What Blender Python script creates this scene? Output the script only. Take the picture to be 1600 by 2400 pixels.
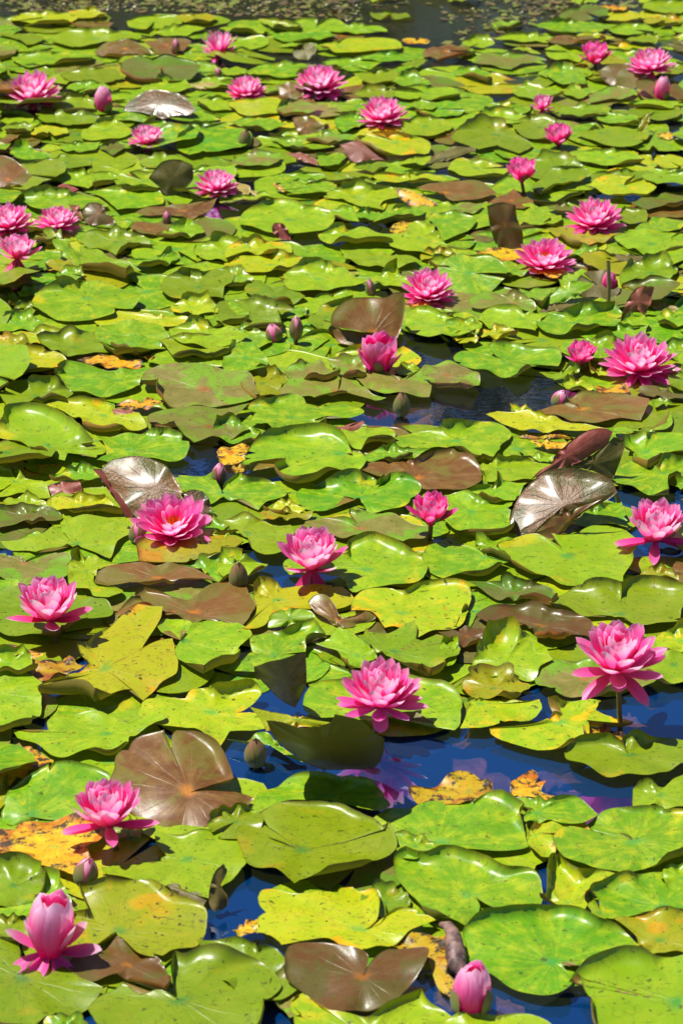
import bpy, bmesh, math, random
from mathutils import Vector, Matrix, noise
rad = math.radians
for o in list(bpy.data.objects): bpy.data.objects.remove(o)
sc = bpy.context.scene
COL = sc.collection

# ---------------------------------------------------------------- camera
CAM_H, PITCH, FPX = 2.1, rad(25.0), 6469.0        # metres, radians, focal length in photo pixels (1600 wide)
cam = bpy.data.objects.new('camera', bpy.data.cameras.new('camera'))
COL.objects.link(cam)
cam.location = (0, 0, CAM_H)
cam.rotation_euler = (rad(90) - PITCH, 0, 0)
cam.data.sensor_fit = 'HORIZONTAL'; cam.data.sensor_width = 24.0
cam.data.lens = FPX / 1600.0 * 24.0
cam.data.clip_start = 0.1; cam.data.clip_end = 300
cam.data.dof.use_dof = True
cam.data.dof.focus_distance = 4.75
cam.data.dof.aperture_fstop = 10.0
sc.camera = cam

# ---------------------------------------------------------------- sky and sun
SUN_EL = rad(65); SUN_DIR = Vector((-0.95, 0.22, 0)).normalized()     # horizontal direction towards the sun
w = bpy.data.worlds.new('World'); sc.world = w; w.use_nodes = True
nt = w.node_tree; nt.nodes.clear()
sky = nt.nodes.new('ShaderNodeTexSky'); sky.sky_type = 'NISHITA'; sky.sun_disc = False
sky.sun_elevation = SUN_EL; sky.sun_rotation = math.atan2(SUN_DIR.x, SUN_DIR.y)
sky.air_density = 0.8; sky.dust_density = 0.1; sky.ozone_density = 5.0
bg = nt.nodes.new('ShaderNodeBackground'); bg.inputs[1].default_value = 0.062
out = nt.nodes.new('ShaderNodeOutputWorld')
nt.links.new(sky.outputs[0], bg.inputs[0]); nt.links.new(bg.outputs[0], out.inputs[0])
sl = bpy.data.lights.new('sun', 'SUN'); sl.energy = 4.9; sl.angle = rad(0.53); sl.color = (1.0, 0.955, 0.88)
so = bpy.data.objects.new('sun', sl); COL.objects.link(so)
sv = Vector((SUN_DIR.x*math.cos(SUN_EL), SUN_DIR.y*math.cos(SUN_EL), math.sin(SUN_EL)))
so.rotation_euler = sv.to_track_quat('Z', 'Y').to_euler(); so.location = sv*20
sc.view_settings.view_transform = 'Standard'; sc.view_settings.look = 'None'
sc.view_settings.gamma = 1.0; sc.view_settings.exposure = 0.52
sc.render.resolution_x, sc.render.resolution_y = 682, 1024

# ---------------------------------------------------------------- photograph pixel <-> place
_c, _s = math.cos(PITCH), math.sin(PITCH)
def ray(u, v):
    a, b = (u-800)/FPX, -(v-1200)/FPX
    return Vector((a, _c + b*_s, -_s + b*_c))
def at(u, v, z=0.0):
    d = ray(u, v); t = (z-CAM_H)/d.z
    return Vector((d.x*t, d.y*t, z))
def plane_hit(u, v, p0, n):
    d = ray(u, v); o = Vector((0, 0, CAM_H)); den = d.dot(n)
    if abs(den) < 1e-4: den = 1e-4
    return o + d*((p0-o).dot(n)/den)
def pix(p):
    q = p - Vector((0, 0, CAM_H)); f = q.y*_c - q.z*_s
    return (800 + FPX*q.x/f, 1200 - FPX*(q.y*_s + q.z*_c)/f)
def mpp(p):                                       # metres per photo pixel at a point
    q = p - Vector((0, 0, CAM_H)); return (q.y*_c - q.z*_s)/FPX

# ---------------------------------------------------------------- node helpers
class NT:
    def __init__(s, name):
        s.m = bpy.data.materials.new(name); s.m.use_nodes = True
        s.t = s.m.node_tree; s.t.nodes.clear()
    def n(s, kind, **kw):
        nd = s.t.nodes.new('ShaderNode'+kind)
        for k, v in kw.items():
            if k.startswith('i_'): nd.inputs[int(k[2:])].default_value = v
            else: setattr(nd, k, v)
        return nd
    def put(s, sock, v):
        if isinstance(v, bpy.types.NodeSocket): s.t.links.new(v, sock)
        else: sock.default_value = v
    def math(s, op, a, b=0.0, c=None, clamp=False):
        nd = s.n('Math', operation=op, use_clamp=clamp); s.put(nd.inputs[0], a); s.put(nd.inputs[1], b)
        if c is not None: s.put(nd.inputs[2], c)
        return nd.outputs[0]
    def mix(s, f, a, b, mode='MIX'):
        nd = s.n('Mix', data_type='RGBA', blend_type=mode); s.put(nd.inputs[0], f)
        s.put(nd.inputs[6], a if isinstance(a, bpy.types.NodeSocket) else (*a, 1))
        s.put(nd.inputs[7], b if isinstance(b, bpy.types.NodeSocket) else (*b, 1))
        return nd.outputs[2]
    def smooth(s, v, lo, hi):
        nd = s.n('MapRange', interpolation_type='SMOOTHSTEP'); s.put(nd.inputs[0], v)
        s.put(nd.inputs[1], lo); s.put(nd.inputs[2], hi); return nd.outputs[0]
    def noise(s, vec, scale, detail=3, rough=.55, dist=0.0):
        nd = s.n('TexNoise'); s.put(nd.inputs['Vector'], vec); nd.inputs['Scale'].default_value = scale
        nd.inputs['Detail'].default_value = detail; nd.inputs['Roughness'].default_value = rough
        nd.inputs['Distortion'].default_value = dist; return nd.outputs[0]
    def attr(s, name): return s.n('Attribute', attribute_name=name)
    def scale(s, vec, v):
        nd = s.n('VectorMath', operation='MULTIPLY'); s.put(nd.inputs[0], vec); s.put(nd.inputs[1], v); return nd.outputs[0]
    def add(s, vec, v):
        nd = s.n('VectorMath', operation='ADD'); s.put(nd.inputs[0], vec); s.put(nd.inputs[1], v); return nd.outputs[0]
    def bump(s, h, strength, dist=.002):
        nd = s.n('Bump'); nd.inputs['Strength'].default_value = strength; nd.inputs['Distance'].default_value = dist
        s.put(nd.inputs['Height'], h); return nd.outputs[0]
    def pbsdf(s, col, rough=.4, normal=None, **kw):
        nd = s.n('BsdfPrincipled'); s.put(nd.inputs['Base Color'], col if isinstance(col, bpy.types.NodeSocket) else (*col, 1))
        s.put(nd.inputs['Roughness'], rough)
        if normal is not None: s.put(nd.inputs['Normal'], normal)
        for k, v in kw.items(): s.put(nd.inputs[k], v)
        return nd.outputs[0]
    def mixs(s, f, a, b):
        nd = s.n('MixShader'); s.put(nd.inputs[0], f); s.t.links.new(a, nd.inputs[1]); s.t.links.new(b, nd.inputs[2]); return nd.outputs[0]
    def done(s, sh, disp=None):
        o = s.n('OutputMaterial'); s.t.links.new(sh, o.inputs[0]); return s.m

def pad_material(name, c1, c2, c3, centre, under1, under2, patch=None, patch_lo=.6, rot=0.0, rough=.24, vein=.15, spot=.7, coat=.12, bmp=.38, trans=.11):
    t = NT(name)
    pc = t.attr('pc').outputs['Vector']; rnd = t.attr('rnd').outputs['Fac']
    sep = t.n('SeparateXYZ'); t.put(sep.inputs[0], pc)
    x, y, rr = sep.outputs
    off = t.n('CombineXYZ'); t.put(off.inputs[0], t.math('MULTIPLY', rnd, 37.0)); t.put(off.inputs[1], t.math('MULTIPLY', rnd, 91.0))
    flat = t.n('CombineXYZ'); t.put(flat.inputs[0], x); t.put(flat.inputs[1], y)
    p = t.add(flat.outputs[0], off.outputs[0])
    ang = t.math('ARCTAN2', y, x)
    polar = t.n('CombineXYZ'); t.put(polar.inputs[0], t.math('MULTIPLY', ang, 5.0)); t.put(polar.inputs[1], t.math('MULTIPLY', rr, .9)); t.put(polar.inputs[2], t.math('MULTIPLY', rnd, 50.0))
    n1 = t.noise(p, 1.1, 4, .6, .4); n2 = t.noise(p, 3.2, 5, .65); n3 = t.noise(polar.outputs[0], 1.6, 3)
    r2 = t.math('FRACT', t.math('MULTIPLY', rnd, 7.31)); r3 = t.math('FRACT', t.math('MULTIPLY', rnd, 13.77))
    # the pads differ from one another, and each is mottled
    col = t.mix(t.smooth(t.math('ADD', t.math('MULTIPLY', r2, .75), t.math('MULTIPLY', n1, .5)), .35, .9), c1, c2)
    col = t.mix(t.smooth(t.math('ADD', t.math('MULTIPLY', n3, .55), t.math('MULTIPLY', n2, .95)), .62, 1.05), col, c3)
    if patch:
        pm = t.smooth(t.math('ADD', n1, t.math('MULTIPLY', rr, .13)), patch_lo, patch_lo+.12)
        col = t.mix(pm, col, patch)
    # veins radiate from the stalk
    wob = t.math('MULTIPLY', t.noise(p, 2.0, 2), 1.4)
    vs = t.math('ABSOLUTE', t.math('SINE', t.math('ADD', t.math('MULTIPLY', ang, 9.5), wob)))
    vm = t.math('MULTIPLY', t.smooth(vs, .16, 0.0), t.smooth(rr, 1.0, .2))
    col = t.mix(t.math('MULTIPLY', vm, vein), col, (min(1, c3[0]*1.5+.05), min(1, c3[1]*1.25+.04), c3[2]+.02))
    col = t.mix(t.math('MULTIPLY', t.smooth(rr, .17, .02), .7), col, centre)
    # dark specks, scratches, rotten blots
    sp = t.noise(p, 9.0, 2, .5); sp2 = t.noise(t.scale(p, (1.0, 3.2, 1.0)), 5.0, 3, .6, 1.2)
    col = t.mix(t.math('MULTIPLY', t.smooth(sp, .665, .69), spot), col, (.05, .035, .01))
    col = t.mix(t.math('MULTIPLY', t.smooth(sp2, .66, .68), spot), col, (.07, .04, .012))
    if rot > 0:
        rm = t.smooth(t.math('ADD', t.noise(p, 2.4, 6, .7), t.math('MULTIPLY', rr, .12)), .80-rot, .88-rot)
        col = t.mix(rm, col, (.06, .03, .015))
    ring = t.math('ABSOLUTE', t.math('SUBTRACT', t.noise(p, 2.6, 3, .6, .8), .5))
    col = t.mix(t.math('MULTIPLY', t.smooth(ring, .016, .004), .30), col, (.10, .07, .015))
    col = t.mix(t.math('MULTIPLY', t.smooth(t.noise(t.scale(p, (1.6, 1.0, 1.0)), 6.0, 6, .75), .55, .75), .30), col, (min(1, c3[0]*1.3+.08), min(1, c3[1]*1.2+.08), c3[2]+.06))
    col = t.mix(t.math('MULTIPLY', t.smooth(rr, .965, 1.0), .55), col, (.16, .09, .02))
    hs = t.n('HueSaturation'); t.put(hs.inputs['Hue'], t.math('ADD', .5, t.math('MULTIPLY', t.math('SUBTRACT', r3, .5), .025)))
    hs.inputs['Saturation'].default_value = 1.0
    t.put(hs.inputs['Value'], t.math('ADD', t.math('MULTIPLY', t.smooth(r2, .0, .45), .42), t.math('ADD', .53, t.math('MULTIPLY', n1, .10)))); t.put(hs.inputs['Color'], col)
    col = hs.outputs[0]
    h = t.math('ADD', t.math('MULTIPLY', n2, .6), t.math('MULTIPLY', t.math('SUBTRACT', 1.0, vm), .45))
    h = t.math('ADD', h, t.math('MULTIPLY', t.noise(p, 14, 3), .12))
    nm = t.bump(h, bmp, .003)
    rg = t.math('ADD', rough+.03, t.math('MULTIPLY', n2, .2))
    top = t.pbsdf(col, rg, nm, **{'Specular IOR Level': .5, 'Coat Weight': coat, 'Coat Roughness': .24})
    ucol = t.mix(t.smooth(t.math('ADD', n1, t.math('MULTIPLY', r3, .35)), .4, .9), under1, under2)
    ucol = t.mix(t.math('MULTIPLY', vm, .6), ucol, (under2[0]*1.5, under2[1]*1.5, under2[2]*1.3))
    un = t.bump(t.math('ADD', h, t.math('MULTIPLY', vm, 1.0)), .7, .003)
    und = t.pbsdf(ucol, .5, un)
    tr = t.n('BsdfTranslucent'); t.put(tr.inputs[0], t.mix(.5, col, (.35, .32, .02)))
    geo = t.n('NewGeometry')
    sh = t.mixs(geo.outputs['Backfacing'], top, und)
    return t.done(t.mixs(trans, sh, tr.outputs[0]))

M = {}
M['G'] = pad_material('green pad', (.27, .42, .004), (.11, .29, .004), (.36, .46, .008), (.05, .30, .05), (.10, .11, .008), (.24, .14, .015), patch=(.46, .44, .006), patch_lo=.68)
M['Y'] = pad_material('yellowing pad', (.42, .46, .004), (.28, .42, .004), (.50, .46, .01), (.08, .36, .05), (.16, .13, .01), (.30, .17, .02), patch=(.72, .40, .004), patch_lo=.64, rot=.1, spot=.9)
M['D'] = pad_material('dying orange pad', (.74, .42, .003), (.66, .30, .003), (.60, .52, .01), (.35, .45, .03), (.22, .10, .01), (.34, .15, .02), patch=(.48, .14, .004), patch_lo=.58, rot=.215, rough=.36, spot=.9)
M['O'] = pad_material('bronzed green pad', (.21, .25, .025), (.19, .17, .03), (.28, .22, .06), (.40, .12, .03), (.20, .08, .02), (.28, .12, .035), patch=(.18, .33, .015), patch_lo=.56, rough=.24, vein=.3)
M['B'] = pad_material('brown pad', (.21, .095, .018), (.14, .060, .010), (.25, .15, .035), (.60, .22, .01), (.34, .10, .015), (.45, .16, .03), patch=(.17, .14, .02), patch_lo=.55, rough=.24, vein=.2, spot=.4)
M['X'] = pad_material('shining bronze leaf', (.22, .11, .03), (.15, .08, .022), (.25, .14, .05), (.3, .15, .04), (.34, .11, .012), (.45, .16, .03), patch=(.12, .11, .02), patch_lo=.55, rough=.27, vein=.2, spot=.3, coat=.55, bmp=2.6)
M['U'] = pad_material('red underside', (.32, .065, .045), (.22, .04, .025), (.38, .12, .08), (.45, .15, .10), (.30, .07, .05), (.40, .12, .09), rough=.4, vein=.6, spot=.2)
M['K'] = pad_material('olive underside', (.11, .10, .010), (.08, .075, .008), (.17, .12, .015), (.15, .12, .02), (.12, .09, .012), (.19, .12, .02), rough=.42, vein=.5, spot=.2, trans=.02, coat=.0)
M['P'] = pad_material('pale rolled rim', (.38, .33, .05), (.30, .27, .04), (.44, .30, .09), (.5, .4, .2), (.3, .2, .08), (.35, .25, .1), rough=.4, vein=.6, spot=.2)
M['S'] = pad_material('sunken brown leaf', (.62, .20, .14), (.42, .12, .14), (.85, .34, .08), (.4, .2, .05), (.2, .1, .05), (.2, .1, .05), patch=(.40, .14, .05), patch_lo=.5, rot=.12, rough=.6, spot=.9)
M['T'] = pad_material('sunken orange leaf', (.90, .40, .005), (.78, .28, .005), (.88, .50, .01), (.4, .3, .05), (.2, .1, .05), (.2, .1, .05), patch=(.45, .16, .01), patch_lo=.56, rot=.18, rough=.6, spot=.9)

def petal_material(name, base, mid, tip, back, trans=.55):
    t = NT(name)
    pc = t.attr('pc').outputs['Vector']; rnd = t.attr('rnd').outputs['Fac']
    sep = t.n('SeparateXYZ'); t.put(sep.inputs[0], pc); u, v, _ = sep.outputs        # u along, v across (-1..1)
    st = t.n('CombineXYZ'); t.put(st.inputs[0], t.math('MULTIPLY', v, 7.0)); t.put(st.inputs[1], t.math('MULTIPLY', u, .9)); t.put(st.inputs[2], t.math('MULTIPLY', rnd, 60.0))
    n = t.noise(st.outputs[0], 1.4, 3)
    uu = t.math('ADD', u, t.math('MULTIPLY', t.math('SUBTRACT', n, .5), .35))
    uu = t.math('ADD', uu, t.math('MULTIPLY', t.math('SUBTRACT', rnd, .5), .25))
    col = t.mix(t.smooth(uu, .08, .6), base, mid); col = t.mix(t.smooth(uu, .5, 1.0), col, tip)
    bcol = t.mix(t.smooth(uu, .25, .8), back, mid); bcol = t.mix(t.smooth(uu, .7, 1.2), bcol, tip)
    geo = t.n('NewGeometry')
    cc = t.mix(geo.outputs['Backfacing'], col, bcol)
    nm = t.bump(n, .25, .001)
    a = t.pbsdf(cc, .42, nm, **{'Sheen Weight': .1})
    tr = t.n('BsdfTranslucent'); t.put(tr.inputs[0], cc)
    return t.done(t.mixs(trans, a, tr.outputs[0]))
M['pet'] = petal_material('pink petal', (.96, .0, .32), (1.0, .15, .54), (1.0, .76, .90), (1.0, .08, .46))  # petals' own pink; base deepened to paint in translucency and bounced light
M['hot'] = petal_material('hot pink petal', (.92, .0, .28), (1.0, .05, .44), (1.0, .42, .74), (.97, .02, .38))
M['sep_pink'] = petal_material('pink sepal', (.88, .01, .20), (.98, .10, .42), (1.0, .42, .66), (.80, .03, .16), .4)
M['sep_green'] = petal_material('green sepal', (.14, .15, .03), (.17, .17, .04), (.24, .12, .05), (.13, .16, .03), .1)
M['bud'] = petal_material('bud petal', (.75, .10, .25), (.90, .12, .36), (.94, .42, .58), (.75, .08, .2), .2)
t = NT('stamen'); pcx = t.n('SeparateXYZ'); t.put(pcx.inputs[0], t.attr('pc').outputs['Vector'])
M['stamen'] = t.done(t.pbsdf(t.mix(pcx.outputs[0], (.9, .45, .02), (.85, .2, .02)), .5))
t = NT('flower stalk'); tc = t.n('TexCoord'); nn = t.noise(tc.outputs['Object'], 60, 3)
M['stalk'] = t.done(t.pbsdf(t.mix(nn, (.10, .10, .02), (.22, .12, .03)), .35))
t = NT('wilted stalk'); tc = t.n('TexCoord'); nn = t.noise(t.scale(tc.outputs['Object'], (1, 1, .3)), 70, 5)
M['dead'] = t.done(t.pbsdf(t.mix(t.smooth(nn, .35, .65), (.05, .03, .03), (.26, .15, .12)), .55, t.bump(nn, .8, .003)))

# ---------------------------------------------------------------- object helpers
def link(name, me, mat=None, parent=None):
    o = bpy.data.objects.new(name, me); COL.objects.link(o)
    if mat is not None and not me.materials: me.materials.append(mat)
    if parent is not None: o.parent = parent
    return o
def empty(name, loc):
    o = bpy.data.objects.new(name, None); COL.objects.link(o); o.location = loc; o.empty_display_size = .03; return o
def tag(o, label=None, cat=None, group=None, kind=None):
    if label: o['label'] = label
    if cat: o['category'] = cat
    if group: o['group'] = group
    if kind: o['kind'] = kind
    return o
class MB:
    def __init__(s): s.v = []; s.f = []; s.pc = []; s.r = []
    def grid(s, rows, pcs, rnd, closed=False):
        b = len(s.v); m = len(rows[0])
        for row, pr in zip(rows, pcs):
            s.v += [tuple(p) for p in row]; s.pc += pr; s.r += [rnd]*m
        for i in range(len(rows)-1):
            for j in range(m if closed else m-1):
                k = (j+1) % m
                s.f.append((b+i*m+j, b+i*m+k, b+(i+1)*m+k, b+(i+1)*m+j))
    def fan(s, centre, pc, rnd, first, m):
        b = len(s.v); s.v.append(tuple(centre)); s.pc.append(pc); s.r.append(rnd)
        for j in range(m): s.f.append((b, first+(j+1) % m, first+j))
    def mesh(s, name, off=Vector((0, 0, 0))):
        me = bpy.data.meshes.new(name); o = off
        me.from_pydata([(p[0]-o[0], p[1]-o[1], p[2]-o[2]) for p in s.v], [], s.f)
        me.validate()
        a = me.attributes.new('pc', 'FLOAT_VECTOR', 'POINT'); a.data.foreach_set('vector', [c for p in s.pc for c in p])
        a = me.attributes.new('rnd', 'FLOAT', 'POINT'); a.data.foreach_set('value', s.r)
        me.polygons.foreach_set('use_smooth', [True]*len(me.polygons)); me.update()
        return me

# ---------------------------------------------------------------- lily pads
def smooth_outline(P, n):
    k = len(P); T = []
    for i in range(k):
        a, b, c = P[i-1], P[i], P[(i+1) % k]
        d1, d2 = (b-a), (c-b)
        l1, l2 = max(d1.length, 1e-6), max(d2.length, 1e-6)
        cs = d1.dot(d2)/(l1*l2)
        T.append((Vector((0, 0)), 0) if cs < .35 else (((d1/l1)+(d2/l2)).normalized(), 1))
    seg = [(P[(i+1) % k]-P[i]).length for i in range(k)]; tot = sum(seg); out = []
    for i in range(k):
        m = max(1, round(n*seg[i]/tot)); p, q = P[i], P[(i+1) % k]
        tp, tq = T[i][0]*seg[i]*.9, T[(i+1) % k][0]*seg[i]*.9
        for j in range(m):
            s = j/m; h = s*s*s; g = s*s
            out.append(p*(2*h-3*g+1) + tp*(h-2*g+s) + q*(-2*h+3*g) + tq*(h-g))
    return out

def blade(mb, C, ux, uy, n, pts2, curls, seed, rnd, rings=7, steps=5, wave=.0035, bowl=0.0, ruffle=.003, flat=False, vfold=0.0):
    """A leaf blade: pts2 is its outline about the stalk C in the plane (ux, uy); curls lift parts of the rim."""
    if sum(a.x*b.y-b.x*a.y for a, b in zip(pts2, pts2[1:]+pts2[:1])) > 0: pts2 = pts2[::-1]
    m = len(pts2); R = [max(p.length, 1e-4) for p in pts2]; th = [math.degrees(math.atan2(p.y, p.x)) for p in pts2]
    Rm = sum(R)/m; rel = pix(C); dep = math.atan2(CAM_H-C.z, max(C.y, .5)); cot = 1/math.tan(dep)
    L = []; F = []; R0 = []
    for i in range(m):
        l = .0035; f = rad(18)
        for (tc_, wd, ln, ph) in curls:
            d = abs((th[i]-tc_+180) % 360-180)
            if d < wd/2+14:
                k = min(1.0, (wd/2+14-d)/28.0); k = k*k*(3-2*k)
                l = max(l, ln*.019*k*(.85+.3*noise.noise(Vector((th[i]*.04, seed, 0))))); f = max(f, rad(ph)*min(1, .25+.75*k))
        l = min(l, R[i]*.55)
        hx = l*math.sin(f)/f; hz = l*(1-math.cos(f))/f; dy = math.sin(rad(th[i]))
        e = hx
        if not flat: e = max(hx + hz*cot*dy*.9, 0 if dy < 0 else hx)
        L.append(l); F.append(f); R0.append(max(R[i]-min(e, R[i]*.5), R[i]*.45))
    def z(a, b, t, thd):
        p = Vector((a*9, b*9, seed*3.1))
        return (noise.noise(p)*wave + noise.noise(p*2.7)*wave*.4 + bowl*(t**2.2)*Rm
                + ruffle*t**3*(math.sin(rad(thd)*5+seed)+.6*math.sin(rad(thd)*8+seed*2)) - abs(b)*0 + vfold*abs(a*math.cos(seed)+b*math.sin(seed)))
    rows = []; pcs = []
    ts = [.12+.88*(i/(rings-1))**.85 for i in range(rings)]
    for t in ts:
        row = []; pr = []
        for i in range(m):
            q = pts2[i]*(R0[i]/R[i]*t)
            row.append(C + ux*q.x + uy*q.y + n*z(q.x, q.y, t*.92, th[i]))
            pr.append((q.x/Rm, q.y/Rm, t*.9))
        rows.append(row); pcs.append(pr)
    for s in range(1, steps+1):
        row = []; pr = []
        for i in range(m):
            d = pts2[i]/R[i]; l = L[i]*s/steps; f = F[i]*s/steps
            hx = l*math.sin(f)/f; hz = l*(1-math.cos(f))/f
            q = d*(R0[i]+hx); q0 = d*R0[i]
            row.append(C + ux*q.x + uy*q.y + n*(z(q0.x, q0.y, .92, th[i]) + hz))
            rr = .9+.1*s/steps if L[i] > .0036 else .9+.1*s/steps
            pr.append((q.x/Rm, q.y/Rm, rr))
        rows.append(row); pcs.append(pr)
    first = len(mb.v); mb.grid(rows, pcs, rnd, closed=True)
    mb.fan(C + n*z(0, 0, 0, 0), (0, 0, 0), rnd, first, m)

def frame(pitch, roll):
    Rm_ = Matrix.Rotation(rad(roll), 3, 'Y') @ Matrix.Rotation(rad(pitch), 3, 'X')
    return Rm_ @ Vector((1, 0, 0)), Rm_ @ Vector((0, 1, 0)), Rm_ @ Vector((0, 0, 1))

CELL = .02; LEVEL = {}
def cells(C, pts):
    xs = [p.x for p in pts]; ys = [p.y for p in pts]; out = []
    i0, i1 = int(min(xs)//CELL), int(max(xs)//CELL); j0, j1 = int(min(ys)//CELL), int(max(ys)//CELL); m = len(pts)
    for i in range(i0, i1+1):
        for j in range(j0, j1+1):
            x, y = (i+.5)*CELL, (j+.5)*CELL; ins = False
            for k in range(m):
                a, b = pts[k], pts[(k+1) % m]
                if (a.y > y) != (b.y > y) and x < (b.x-a.x)*(y-a.y)/(b.y-a.y)+a.x: ins = not ins
            if ins: out.append((i, j))
    return out
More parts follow.
